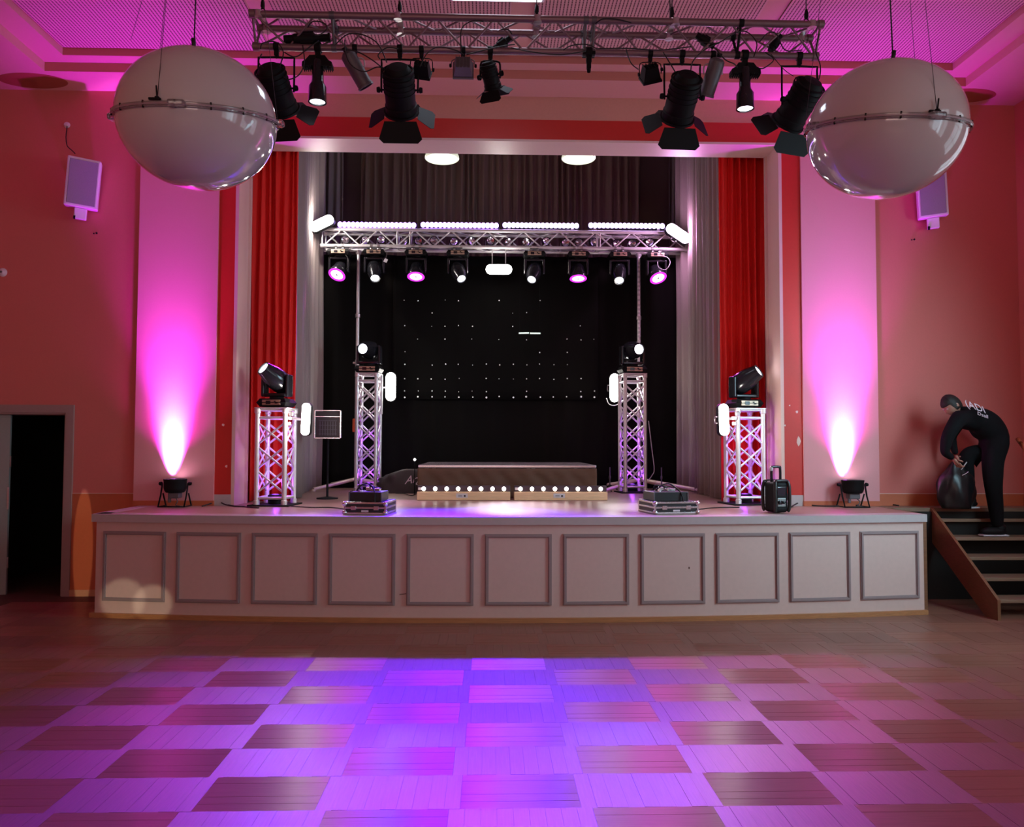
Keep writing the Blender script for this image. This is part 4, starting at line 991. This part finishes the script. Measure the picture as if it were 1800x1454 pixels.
moving_head(top2, 'big moving head on the short right tower, lens up to the right', 'spot', False, (.62, -.50, .50), 1.12, R(12))
moving_head(top3, 'moving head on the tall left tower with violet-lit top', 'spot', False, (-.26, -.92, -.02), 1.2, R(-4))
moving_head(top4, 'moving head on the tall right tower with white-lit top', 'spot', False, (.26, -.92, -.02), 1.2, R(6))
for tt, Wt, pw, nm in ((t1, W1, 2.2, 'short left tower'), (t2, W2, 2.6, 'short right tower'), (t3, W3, 1.8, 'tall left tower'), (t4, W4, 2.2, 'tall right tower')):
    u = thing('tower_lamp', (tt.location.x, tt.location.y, ZS+.02), 'small violet lamp standing inside the foot of the ' + nm, 'lamp', 'violet lamps inside the towers')
    r = Wt*.26; m = MB(); m.lathe([(0, 0), (r, 0), (r, .09), (r*.8, .10), (r*.8, .085)], 18); m.obj('housing', BLK, u)
    m = MB(); m.lathe([(r*.8, .088), (r*.4, .10), (0, .105)], 18); m.obj('lens', mat('glow_violet_lens', (.2, .1, .5), .3, em=(.3, .1, 1), es=1.2, var=0), u)
    point('tower_light', (tt.location.x, tt.location.y, ZS+.22), pw, (.4, .06, 1), .03)
    point('tower_light', (tt.location.x, tt.location.y, ZS+.75), pw*.8, (.5, .08, 1), .03)
# clamp arms between the towers and their strobes
for (a, b, Y, tt) in (((505, 735), (536, 738), 8.5, t1), ((1294, 735), (1274, 738), 8.5, t2), ((665, 681), (684, 681), 11.4, t3), ((1096, 690), (1083, 688), 11.3, t4)):
    p = PY(*a, Y); q = PY(*b, Y); m = MB(); m.cyl(p+Vector((0, .06, 0)), q+Vector((0, .06, 0)), .014, 10)
    m.lathe([(.024, -.02), (.036, -.016), (.036, .016), (.024, .02)], 12, p+Vector((0, .06, 0)), (0, 0, 1)); m.lathe([(.02, -.02), (.03, -.016), (.03, .016), (.02, .02)], 12, p+Vector((0, .06, -.06)), (0, 0, 1)); m.bbox(p+Vector((.03, .05, .05)), (.05, .04, .05), .01)
    tag(m.obj('clamp_arm', CLAMP), {505: 'metal clamp arm on the short left tower', 1294: 'metal clamp arm on the short right tower', 665: 'metal clamp arm on the tall left tower', 1096: 'metal clamp arm on the tall right tower'}[a[0]], 'clamp', 'clamp arms on the towers')
# white tube in the right edge of the tall left tower
for tt, Wt, side, z0, z1 in ((t3, W3, 1, 1.10, 1.66),):
    m = MB(); m.bbox((side*(Wt/2+.045), 0, (z0+z1)/2), (.03, .05, z1-z0), .008); m.obj('side_strip', mat('pale_strip', (.8, .78, .82), .4), tt)

# silver framed floodlight left of the tall left tower
c = PY(576, 746, 9.6)
t = thing('framed_flood', c, 'silver framed grille lamp left of the tall left tower', 'floodlight', rot=(0, 0, R(6)))
k = 9.6/1370; m = MB(); W, H = 44*k, 48*k
for sx in (-1, 1): m.bbox((sx*W/2, 0, 0), (.018, .03, H), .004)
for z in (-H/2, H/2, H*.28): m.bbox((0, 0, z), (W, .03, .014), .004)
m.obj('frame', SILV, t)
m = MB(); m.bbox((0, .05, 0), (W*.94, .07, H*.94), .01); m.obj('housing', mat('dim_housing', (.05, .035, .035), .5), t)
m = MB()
for k_ in range(7): m.box((-W*.30+W*.1*k_, .006, -.05), (.008, .012, H*.5))
for k_ in range(4): m.box((0, .004, -H*.35+H*.16*k_), (W*.7, .008, .006))
m.obj('grille', GRY, t)
m = MB(); m.cyl((0, .06, -H/2-.0), (0, .06, ZS-c.z+.02), .014, 10); m.lathe([(.13, 0), (.13, .014), (.02, .03)], 24, (0, .06, ZS-c.z)); m.obj('stand', BLK, t)

# ------------------------------------------------------------------ riser, lamp boards
a = PZ(738, 872, ZS); b = PZ(1046, 872, ZS); RYf = 9.85
x0 = PY(736, 818, RYf).x; x1 = PY(1047, 818, RYf).x; zt_ = PY(890, 817.5, RYf).z
t = thing('stage_riser', ((x0+x1)/2, RYf, ZS), 'low stage riser with glossy top and dark cloth skirt', 'riser')
W = x1-x0; H = zt_-ZS; Dp = 1.6
m = MB(); m.bbox((0, Dp/2, H-.02), (W, Dp, .04), .004); m.obj('deck', RISET, t)
m = MB(); m.bbox((0, .0, H-.018), (W+.01, .02, .03), .004); m.obj('deck_edge', SILV, t)
m = MB(); n = 90; nz = 10; vs = []; fs = []; rnd = random.Random(3)
for j in range(nz+1):
    v = j/nz
    for i in range(n+1):
        u = i/n; y = -.03 - .020*math.sin(u*31+v*3) * (1-v) - .010*math.sin(u*9-v*5+1) * (1-v*.7) - .006*math.sin(u*63+v*9)
        sag = .035*math.exp(-((v-.8-.12*math.sin(u*3.3))*9)**2)
        vs.append((-W/2-.01+(W+.02)*u, y-sag*.35, .004+(H-.045)*v))
for j in range(nz):
    for i in range(n): q = j*(n+1)+i; fs.append((q, q+1, q+n+2, q+n+1))
m.add(vs, fs, 0, True); o = m.obj('skirt_front', BROWNC, t); md = o.modifiers.new('thickness', 'SOLIDIFY'); md.thickness = .004
for sx in (-1, 1):
    m = MB(); m.box((sx*(W/2), Dp/2, (H-.04)/2), (.01, Dp, H-.045)); m.obj('skirt_side', BROWNC, t)
for sx in (-.46, -.15, .15, .46):
    for yy in (.15, Dp-.15):
        m = MB(); m.cyl((sx*W, yy, 0), (sx*W, yy, H-.04), .024, 10); m.obj('leg', ALU, t)
# two wooden boxes with eight bulbs each
for i, (pa, pb) in enumerate(((733, 897), (904, 1068))):
    Yl = 9.45; p = PY(pa, 870, Yl); q = PY(pb, 870, Yl); W = q.x-p.x
    t = thing('bulb_board', ((p.x+q.x)/2, Yl, ZS), ['left of the two bare wooden boards with eight white bulbs before the riser', 'right of the two bare wooden boards with eight white bulbs before the riser'][i], 'lamp board', 'wooden bulb boards before the riser')
    m = MB(); m.bbox((0, .08, .05), (W, .16, .098), .004); m.obj('box', BAREW, t)
    m = MB(); m.bbox((0, .10, .135), (W, .06, .072), .004); m.obj('black_strip', mat('lamp_strip', (.05, .03, .045), .4), t)
    for k_ in range(8):
        xx = -W/2 + W*(k_+.55)/8.1
        m = MB(); m.lathe([(.022, 0), (.026, .01), (.028, .02)], 14, (xx, .075, .135), (0, -1, 0)); m.obj('socket', BLK, t)
        m = MB(); m.ell((xx, .045, .135), .026, .026, .026, 16, 10); m.obj('bulb', GLB, t)
    m = MB(); m.bbox((-W*.02, -.002, .055), (.14, .004, .05), .001); m.box((-W/2+.04, .06, .135), (.06, .02, .03)); m.obj('label_plate', WPL, t)
    m = MB(); m.box((-W*.02-.02, -.006, .06), (.05, .003, .006)); m.box((-W*.02-.02, -.006, .045), (.05, .003, .004)); m.box((-W*.02+.035, -.006, .052), (.022, .003, .02)); m.obj('label_print', RUB, t)
for px in (713, 1003): pass
q = PY(729, 808, 10.6); m = MB(); m.ell(q, .016, .016, .016, 12, 8); m.cyl((q.x, q.y, q.z-.0), (q.x, q.y, ZS), .006, 8, mi=1); tag(m.obj('marker_lamp', [GLW, BLK]), 'tiny white lamp on a thin stick left of the riser', 'lamp')

# crumpled dark bag with letters, left of the riser
c = PZ(708, 866, ZS); c = Vector((PY(706, 850, 10.7).x, 10.9, ZS))
t = thing('dark_cloth_bag', c, 'dark crumpled cloth bag with white letters left of the riser', 'bag')
m = MB(); rnd = random.Random(9); n = 22; nz = 12; vs = []; fs = []
for j in range(nz+1):
    v = j/nz; pr = math.sin(PI*min(1, .12+.88*(1-v)))**.45 if v > .3 else 1
    for i in range(n):
        a = 2*PI*i/n; rr = 1+.10*math.sin(a*5+v*7)+.07*math.sin(a*9-v*11); vs.append((.34*rr*math.cos(a)*(1-.35*v**3), .16*rr*math.sin(a)*(1-.6*v**2), .33*v*(1-.25*max(0, -math.cos(a))*v)))
for j in range(nz):
    for i in range(n): fs.append((j*n+i, j*n+(i+1) % n, (j+1)*n+(i+1) % n, (j+1)*n+i))
fs.append(tuple((nz)*n+i for i in range(n)))
m.add(vs, fs, 0, True); m.obj('bag_body', mat('dark_bag_cloth', (.05, .04, .04), .6, bump=.5, bscale=12), t)
def text_mesh(s, size, M, material, name, parent, shear=0., ext=.0015):
    cu = D.curves.new('tmp', 'FONT'); cu.body = s; cu.size = size; cu.extrude = ext; cu.shear = shear; cu.align_x = 'CENTER'; cu.align_y = 'CENTER'
    to = D.objects.new('tmp', cu); COL.objects.link(to); dg = bpy.context.evaluated_depsgraph_get(); dg.update()
    me = D.meshes.new_from_object(to.evaluated_get(dg)); me.name = name; me.transform(M); me.materials.clear(); me.materials.append(material)
    D.objects.remove(to); D.curves.remove(cu)
    return link(name, me, parent)
text_mesh('Arg', .15, Matrix.Translation((.145, -.20, .19)) @ Matrix.Rotation(R(90), 4, 'X') @ Matrix.Rotation(R(8), 4, 'Z'), PRINT, 'lettering', t, .5)

# ------------------------------------------------------------------ flight cases at the front edge
def case(px0, px1, by, label, flip):
    a = PZ(px0, by, ZS); b = PZ(px1, by, ZS); W = b.x-a.x; c = Vector(((a.x+b.x)/2, a.y+.0, ZS)); Dd = .42; H = .115
    t = thing('flight_case', (c.x, c.y+Dd/2, ZS), label, 'flight case', 'small silver-edged flight cases', rot=(0, 0, R(10 if flip else -6)))
    m = MB(); m.bbox((0, 0, .005+H/2), (W, Dd, H-.01), .004); m.obj('body', CASEB, t)
    m = MB(); e = .016
    for z in (.012, H*.56, H-.004):
        for sy in (-1, 1): m.bbox((0, sy*Dd/2, z), (W+e, e*.8, e*1.2), .003)
        for sx in (-1, 1): m.bbox((sx*W/2, 0, z), (e*.8, Dd+e, e*1.2), .003)
    for sx in (-1, 1):
        for sy in (-1, 1): m.bbox((sx*W/2, sy*Dd/2, H/2), (e*1.1, e*1.1, H), .003)
    m.obj('aluminium_edging', SILV, t)
    for sx in (-1, 1):
        for z in (.02, H-.012):
            m = MB(); m.ell((sx*W/2, -Dd/2, z), .026, .026, .024, 12, 8); m.obj('corner_ball', SILV, t)
    m = MB(); m.bbox((.0, -Dd/2-.004, H*.30), (.07, .003, .018), .001); m.obj('label_plate', PRINT, t)
    for sx in (-.28, .28): m = MB(); m.bbox((sx*W, -Dd/2-.006, H*.55), (.05, .012, .04), .004); m.obj('latch', SILV, t)
    return t, W, Dd, H
for px0, px1, by, flip, la, lb in ((609, 682, 905, False, 'silver-edged flight case at the stage front left of centre', 'black power box with coiled cables on the left flight case'), (1143, 1222, 904, True, 'silver-edged flight case at the stage front right of centre', 'black power box with arched cable on the right flight case')):
    t, W, Dd, H = case(px0, px1, by, la, flip)
    L0 = t.location
    u = thing('power_box', (L0.x+(-.02), L0.y+.03, ZS+H+.004), lb, 'power box', 'black power boxes on the flight cases', rot=(0, 0, R(10 if flip else -6)))
    w2 = W*.80; m = MB(); m.bbox((0, 0, .045), (w2, .30, .09), .006); m.obj('body', CASEB, u)
    m = MB()
    for sx in (-1, 1): m.bbox((sx*w2/2, -.15, .045), (.012, .012, .09), .003)
    m.bbox((0, -.15, .088), (w2, .012, .008), .002); m.obj('edging', GRY, u)
    m = MB(); m.lathe([(.035, 0), (.035, .01), (.0, .012)], 16, (-.08, -.02, .09)); m.bbox((.06, .02, .105), (.09, .08, .03), .006); m.bbox((-.02, .06, .11), (.05, .05, .04), .006); m.obj('connectors', SILV, u)
    m = MB(); m.tube([(-w2*.35, -.05, .10), (-w2*.2, -.08, .15), (.0, -.09, .17), (w2*.2, -.10, .13), (w2*.3, -.16, .07), (w2*.34, -.2, -.05)], .008, 8, smooth=5); m.tube([(-w2*.3, .05, .10), (-.1, .0, .15), (.03, .04, .13), (.1, .08, .11)], .007, 8, smooth=5); m.obj('cable_coil', RUB, u)

# ------------------------------------------------------------------ site radio
c = PZ(1371, 903, ZS); k = c.y/1370; W = 31*k; H = 58*k
t = thing('site_radio', (c.x, c.y+.10, ZS), 'black site radio with roll-bar handle beside the short right tower', 'radio', rot=(0, 0, R(16)))
m = MB(); m.bbox((0, 0, H/2), (W*.92, .19, H*.96), .035, seg=4); m.obj('body', BLK, t)
m = MB()
for sx in (-1, 1):
    for sy in (-1, 1):
        m.tube([(sx*W*.42, sy*.085, .02), (sx*W*.47, sy*.10, H*.2), (sx*W*.47, sy*.10, H*.8), (sx*W*.40, sy*.085, H*.98)], .017, 8, smooth=3)
m.tube([(-W*.4, -.085, H*.98), (-W*.3, -.09, H*1.0), (W*.3, -.09, H*1.0), (W*.4, -.085, H*.98)], .014, 8, smooth=2); m.tube([(-W*.4, .085, H*.98), (W*.4, .085, H*.98)], .014, 8, smooth=1); m.obj('roll_cage', mat('radio_rubber', (.02, .022, .02), .3), t)
m = MB(); m.tube([(-W*.30, 0, H*.96), (-W*.30, 0, H*1.35), (-W*.25, 0, H*1.41), (W*.25, 0, H*1.41), (W*.30, 0, H*1.35), (W*.30, 0, H*.96)], .013, 10, smooth=3); m.obj('handle', BLKG, t)
m = MB(); m.ell((-W*.31, -.0, H*1.35), .017, .017, .028, 12, 8); m.ell((-W*.40, -.095, H*.80), .013, .01, .04, 12, 8); m.obj('handle_grip', mat('pale_grip', (.65, .66, .62), .3), t)
m = MB(); m.bbox((-.01, -.098, H*.68), (W*.56, .012, H*.26), .004); m.obj('display', LENSD, t)
m = MB(); m.bbox((-.01, -.098, H*.34), (W*.56, .010, H*.26), .004); m.obj('control_panel', mat('radio_panel', (.30, .31, .30), .3, .4), t)
for sx, r in ((-.14, .022), (.10, .016)):
    m = MB(); m.lathe([(r, 0), (r*.9, .02), (0, .022)], 16, (sx*W-.01, -.103, H*.34), (0, -1, 0)); m.obj('knob', BLKG, t)
m = MB(); m.lathe([(.07, 0), (.075, .006), (.06, .01), (.03, .006), (0, .004)], 24, (W*.46, .0, H*.5), (1, 0, 0)); m.obj('side_speaker', GRILL, t)

# ------------------------------------------------------------------ uplights
for i, (px, lab) in enumerate(((316, 'black par uplight standing before the left pilaster'), (1485, 'black par uplight standing before the right pilaster'))):
    b = PZ(px, 889, ZS); X = b.x
    t = thing('uplight', (X, 8.45, ZS), lab, 'uplight', 'uplights at the pilasters')
    r = .115; m = MB(); m.lathe([(0, .15), (r*.8, .152), (r*.92, .17), (r, .20), (r, .275), (r*1.03, .28), (r*1.03, .295), (r*.93, .295), (r*.93, .285)], 28); m.obj('housing', BLK, t)
    m = MB(); m.lathe([(r*.92, .286), (0, .288)], 24); m.obj('lens', GLMW, t)
    m = MB()
    for sx in (-1, 1):
        m.tube([(sx*.135, 0, .25), (sx*.135, -.04, .12), (sx*.135, -.10, .006), (sx*.135, .10, .006), (sx*.135, .02, .14)], .009, 6, smooth=1); m.lathe([(.02, 0), (.022, .008), (.016, .03)], 10, (sx*.14, 0, .245), (sx, 0, 0))
    m.tube([(-.135, -.10, .006), (.135, -.10, .006)], .009, 6, smooth=1); m.obj('yoke', BLK, t)
    m = MB(); m.bbox((0, 0, .12), (.12, .10, .06), .01); m.tube([(.02, -.03, .10), (.05, -.06, .06), (.03, -.05, .02), (.08, -.07, .01)], .006, 6, smooth=4); m.bbox((-.05, -.02, .07), (.03, .03, .05), .006); m.obj('electronics_box', GRY, t)

# cables on the stage floor
def fcable(pts, r, label, material=RUB):
    m = MB(); P = []
    for p in pts:
        q = PZ(p[0], p[1], ZS); q.z += r + (p[2] if len(p) > 2 else 0); P.append(q)
    m.tube(P, r, 6, smooth=5); return tag(m.obj('floor_cable', material), label, 'cable')
fcable([(338, 889), (352, 887, .05), (362, 880, .10), (375, 882, .08), (390, 889, .02), (410, 891), (430, 892)], .008, 'black cable looping on the stage floor before the left pilaster')
fcable([(355, 891), (372, 889, .02), (386, 884, .04), (402, 889), (440, 893), (455, 894)], .007, 'second black cable on the floor running to the short left tower')
fcable([(512, 891), (545, 893), (580, 893), (606, 896)], .006, 'thin black cable between the short left tower and the left flight case')
fcable([(1224, 897), (1250, 894), (1280, 893), (1300, 893)], .006, 'thin black cable between the right flight case and the short right tower')
fcable([(1390, 893), (1410, 888, .03), (1430, 890), (1460, 891), (1475, 891)], .008, 'black cable from the radio side to the right uplight')
fcable([(1505, 890), (1530, 889), (1550, 888, .01), (1580, 890)], .008, 'black cable trailing right of the right uplight')
fcable([(695, 868), (710, 870, .01), (724, 872), (733, 868, .01)], .006, 'purple-lit thin cable left of the bulb boards')
cable('cable', [(1140, 740, 10.75), (1146, 790, 10.75), (1150, 825, 10.75), (1146, 836, 10.75), (1140, 844, 10.8)], .006, 'grey cable hanging right of the tall right tower', GRYW)
# thin mic stands behind the riser to the right
for px, lab in ((1072, 'thin black stand right of the riser'), (1163, 'thin dark stand right of the tall right tower')):
    c = Vector((PY(px, 850, 11.2).x, 11.2, ZS)); t = thing('thin_stand', c, lab, 'stand')
    m = MB(); m.cyl((0, 0, .03), (0, 0, .35), .009, 8); m.lathe([(.012, 0), (.016, .01), (.016, .04), (.01, .05)], 10, (0, 0, .18)); m.obj('pole', GRY, t)
    m = MB()
    for k_ in range(3): a = k_*2*PI/3+.5; m.cyl((0, 0, .10), (.16*math.cos(a), .16*math.sin(a), .01), .007, 8)
    m.obj('tripod_legs', BLK, t)

# ------------------------------------------------------------------ stairs at the right
SX0 = 4.62; SX1 = 6.0
t = thing('stage_stairs', (SX0, 7.4, 0), 'wooden stairs with open treads at the right end of the stage', 'stairs')
treads = [(.18, 7.42), (.352, 7.64), (.524, 7.87), (.696, 8.09), (.868, 8.31)]
sA = PZ(1757, 1093, 0)
X_ = sA.x - SX0
for sx in (X_, SX1-SX0-.03):
    m = MB(); pts = [(sA.y-7.4, 0), (sA.y-7.4, .20), (8.36-7.4, .985), (8.36-7.4, .62), (sA.y-7.4+.17, 0)]
    M = Matrix(((0, 0, 1, sx-.015), (1, 0, 0, 0), (0, 1, 0, 0), (0, 0, 0, 1)))
    m.prism(pts, .03, M); m.obj('stringer', STAIRW, t)
for z, y in treads:
    m = MB(); m.bbox(((X_+SX1-SX0-.03)/2, y-7.4+.10, z-.018), (SX1-SX0-.03-X_-.03, .25, .034), .005); m.obj('tread', TREADW, t)
m = MB(); wallbox(m, X1+.02, XR, 8.34, 8.36, 0, ZS-.04); m.obj('landing_void_board', mat('void_shade_black', (.012, .010, .009), .9), D.objects['floor_landing'])  # wall under the landing; shade behind the open treads put in as near-black
# landing strip between stage end and stringer
m = MB(); wallbox(m, X1+.02, X_+SX0+.02, 8.0, 8.36, ZS-.04, ZS-.002)
# rail end at the right edge
a = PY(1789, 772, 8.2); b = PY(1802, 790, 8.0)
m = MB(); m.tube([a, (a+b)/2, b, b+(b-a)*6], .022, 10, smooth=2); m.cyl(b+(b-a)*1.5, (b+(b-a)*1.5)+Vector((.3, .1, 0)), .012, 8); tag(m.obj('handrail', DADO), 'end of a dark wooden handrail at the right edge of the photo', 'handrail')

# ------------------------------------------------------------------ the person on the stairs
PYD = 8.25
def Pp(px, py, dy=0.): return PY(px, py, PYD+dy)
man = thing('person', Vector((Pp(1745, 900).x, PYD, .70)), 'person in black sweatshirt and trousers bending over on the stage stairs', 'person')
ML = man.location
def skin(name, nodes, edges, material, parent, sub=2, root=0):
    me = D.meshes.new(name); me.from_pydata([tuple(Vector(p)-ML) for p, r in nodes], edges, []); me.materials.append(material)
    o = D.objects.new(name, me); COL.objects.link(o); o.parent = parent
    o.modifiers.new('skin', 'SKIN'); 
    for i, (p, r) in enumerate(nodes):
        sv = me.skin_vertices[0].data[i] if me.skin_vertices else None
        if sv: sv.radius = (r, r) if not isinstance(r, tuple) else r; sv.use_root = (i == root)
    s = o.modifiers.new('sub', 'SUBSURF'); s.levels = sub; s.render_levels = sub
    for md in o.modifiers:
        if md.type == 'SKIN': md.use_smooth_shade = True
    return o
def skin_mesh(name, nodes, edges, material, parent, sub=2, root=0):
    bm = bmesh.new(); lay = bm.verts.layers.skin.verify(); vv = []
    for i, (p, r) in enumerate(nodes):
        v = bm.verts.new(Vector(p)-ML); v[lay].radius = r if isinstance(r, tuple) else (r, r); v[lay].use_root = (i == root); vv.append(v)
    for a, b in edges: bm.edges.new((vv[a], vv[b]))
    me = D.meshes.new(name); bm.to_mesh(me); bm.free(); me.materials.append(material)
    o = link(name, me, parent)
    sk = o.modifiers.new('skin', 'SKIN'); sk.use_smooth_shade = True; sk.branch_smoothing = .4
    s = o.modifiers.new('sub', 'SUBSURF'); s.levels = sub; s.render_levels = sub
    return o
# one continuous body: pelvis - spine - shoulders - arms, legs
N = [(Pp(1748, 780, 0), .165),       # 0 pelvis
     (Pp(1737, 752, 0), .185),       # 1 waist
     (Pp(1719, 740, -.02), .19),    # 2 chest
     (Pp(1696, 733, -.04), .145),    # 3 upper chest
     (Pp(1686, 722, -.04), .060),    # 4 neck base
     (Pp(1678, 718, -.05), .050),    # 5 neck
     (Pp(1684, 737, -.20), .085),    # 6 near shoulder
     (Pp(1665, 768, -.24), .066),    # 7 near elbow
     (Pp(1660, 796, -.22), .050),    # 8 near forearm
     (Pp(1676, 806, -.20), .030),    # 9 near wrist
     (Pp(1692, 735, .13), .068),     # 10 far shoulder
     (Pp(1672, 768, .15), .050),     # 11 far elbow
     (Pp(1680, 800, .10), .030),     # 12 far wrist
     (Pp(1744, 805, -.10), .13),    # 13 near hip
     (Pp(1746, 856, -.12), .092),    # 14 near knee
     (Pp(1752, 905, -.10), .075),    # 15 near shin
     (Pp(1754, 929, -.10), .055),    # 16 near ankle
     (Pp(1735, 795, .08), .12),     # 17 far hip
     (Pp(1697, 800, .06), .095),     # 18 far knee
     (Pp(1700, 850, .06), .078),     # 19 far shin
     (Pp(1702, 880, .06), .042),     # 20 far ankle
     (Pp(1748, 765, 0), .185)]        # 21 lower back
E_ = [(0, 21), (21, 1), (1, 2), (2, 3), (3, 4), (4, 5), (3, 6), (6, 7), (7, 8), (8, 9), (3, 10), (10, 11), (11, 12), (0, 13), (13, 14), (14, 15), (15, 16), (0, 17), (17, 18), (18, 19), (19, 20)]
skin_mesh('body', N, E_, SHIRT, man)
# head: skull, face with nose, brow, chin, ear; hair cap
hc = Pp(1673, 713, -.06)
fd = Vector((-.70, -.10, -.60)).normalized()      # the face looks down to the left
upv = Vector((-.62, .0, .78)); upv = (upv - fd*upv.dot(fd)).normalized(); sd = fd.cross(upv)
HM = Matrix((sd, fd, upv)).transposed().to_4x4(); HM.translation = hc - ML
def head_parts():
    m = MB(HM); vs = []; fs = []; n, k = 24, 18
    for j in range(k+1):
        p = PI*j/k
        for i in range(n):
            a = 2*PI*i/n; x = math.sin(p)*math.cos(a); y = math.sin(p)*math.sin(a); z = math.cos(p)
            X = x*.074; Yv = y*.095; Z = z*.118
            if z < 0: X *= 1-.30*(-z)**1.3; Yv = Yv*(1-.25*(-z)) + .018*(-z)
            if y > .5: Yv -= .008*math.exp(-((z-.12)/.15)**2)*(1-abs(x))          # eye line
            if y > .6 and abs(x) < .32: Yv += .022*math.exp(-((z+.18)/.16)**2)*math.exp(-(x/.16)**2)   # nose
            if y > .5 and abs(x) < .5: Yv += .006*math.exp(-((z+.55)/.08)**2)       # lips
            vs.append((X, Yv, Z))
    for j in range(k):
        for i in range(n): i2 = (i+1) % n; fs.append((j*n+i, (j+1)*n+i, (j+1)*n+i2, j*n+i2))
    m.add(vs, fs, 0, True); m.obj('head', SKIN, man)
    m = MB(HM)
    for sx in (-1, 1): m.ell((sx*.03, .083, .016), .013, .008, .008, 10, 6)
    m.obj('eyes', mat('eye_white', (.5, .48, .46), .3), man)
    m = MB(HM)
    for sx in (-1, 1): m.ell((sx*.074, -.005, -.005), .010, .020, .030, 12, 8)
    m.obj('ears', SKIN, man)
    m = MB(HM); vs = []; fs = []
    for j in range(11):
        p = PI*.62*j/10
        for i in range(n):
            a = 2*PI*i/n; y = math.sin(p)*math.sin(a); lim = 1.0
            pp = p*(.62 if math.sin(a) > .35 else 1.0+.15*max(0, -math.sin(a)))
            rr = 1.10+.03*math.sin(9*a+3*p)
            vs.append((.074*rr*math.sin(pp)*math.cos(a), .095*rr*math.sin(pp)*math.sin(a), .118*rr*math.cos(pp)))
    for j in range(10):
        for i in range(n): i2 = (i+1) % n; fs.append((j*n+i, (j+1)*n+i, (j+1)*n+i2, j*n+i2))
    m.add(vs, fs, 0, True); o = m.obj('hair', HAIR, man); md = o.modifiers.new('thickness', 'SOLIDIFY'); md.thickness = .012
head_parts()
# hands: a palm and five bent digits
def hand(w_, d, nrm, nm):
    w_ = Vector(w_); d = Vector(d).normalized(); nrm = Vector(nrm); nrm = (nrm-d*nrm.dot(d)).normalized(); s_ = d.cross(nrm)
    nodes = [(w_, .024), (w_+d*.045, (.034, .018)), (w_+d*.085, (.036, .016))]; edges = [(0, 1), (1, 2)]
    skin_mesh(nm, nodes, edges, SKIN, man, 1)
    for k, (o_, l) in enumerate(((-.028, .062), (-.010, .072), (.009, .068), (.026, .052))):
        b = w_+d*.08+s_*o_; n1 = b+d*l*.45-nrm*.004; n2 = n1+d*l*.28-nrm*l*.25; n3 = n2+d*l*.08-nrm*l*.28
        skin_mesh('finger', [(b-d*.02, .0085), (n1, .0085), (n2, .008), (n3, .007)], [(0, 1), (1, 2), (2, 3)], SKIN, man, 1)
    b = w_+d*.025-s_*.026; n1 = b-s_*.026+d*.022-nrm*.008; n2 = n1-s_*.006+d*.026-nrm*.014
    skin_mesh('thumb', [(b, .011), (n1, .0095), (n2, .008)], [(0, 1), (1, 2)], SKIN, man, 1)
hand(N[9][0], (.55, .05, -.75), (-.6, -.3, -.4), 'hand')
hand(N[12][0], (.35, -.2, -.8), (-.6, -.3, -.4), 'hand')
# shoes
for (p, dx) in ((N[16][0], -.06), (N[20][0], -.05)):
    z = (.70 if p.z < .9 else ZS) + .0
    m = MB(); m.M = Matrix.Translation(-ML)
    m.ell((p.x+dx, p.y-.02, z+.05), .14, .05, .05, 20, 10); m.ell((p.x+.02, p.y-.01, z+.08), .06, .045, .06, 16, 8); m.obj('shoe', BLK, man)
    m = MB(); m.M = Matrix.Translation(-ML); m.bbox((p.x+dx, p.y-.02, z+.010), (.28, .10, .018), .008); m.obj('shoe_sole', SHOE, man)
# lettering across the upper back
tc_ = Pp(1716, 716, -.215)
bx = Vector((1, .0, -.36)).normalized(); bn = Vector((.1, -.85, .5)); bn = (bn-bx*bn.dot(bx)).normalized(); by = bn.cross(bx)
BM = Matrix((bx, by, bn)).transposed().to_4x4(); BM.translation = tc_-ML
text_mesh('(ADI', .115, BM @ Matrix.Translation((0, .0, 0)), PRINT, 'back_lettering', man, -.4)
text_mesh('Dsall', .062, BM @ Matrix.Translation((.07, -.075, .0)), PRINT, 'back_lettering', man, 0)
# the bag he bends over
c = Vector((Pp(1683, 880, -.02).x, PYD-.0, ZS))
t = thing('black_bag', c, 'full black plastic bag gripped by the bending person', 'bag')
m = MB(); n = 28; nz = 16; vs = []; fs = []
for j in range(nz+1):
    v = j/nz; r0 = .165*(.85+.3*math.sin(PI*min(1, v*1.15+.1)))*(1 if v < .7 else max(.22, 1-(v-.7)*2.4))
    for i in range(n):
        a = 2*PI*i/n; rr = r0*(1+.09*math.sin(a*4+v*5)+.05*math.sin(a*11-v*9)); vs.append((rr*math.cos(a)*1.02-.0*v, rr*math.sin(a)*.62, .003+.50*v))
for j in range(nz):
    for i in range(n): fs.append((j*n+i, j*n+(i+1) % n, (j+1)*n+(i+1) % n, (j+1)*n+i))
fs += [tuple(range(n))[::-1], tuple(nz*n+i for i in range(n))]
m.add(vs, fs, 0, True); m.obj('bag_body', BAGM, t)
m = MB(); m.tube([(0, -.1, .42), (.03, -.11, .47), (.06, -.10, .50)], .006, 6); m.tube([(.0, -.11, .36), (.04, -.115, .38), (.07, -.11, .40)], .004, 6); m.obj('tie_straps', SHOE, t)
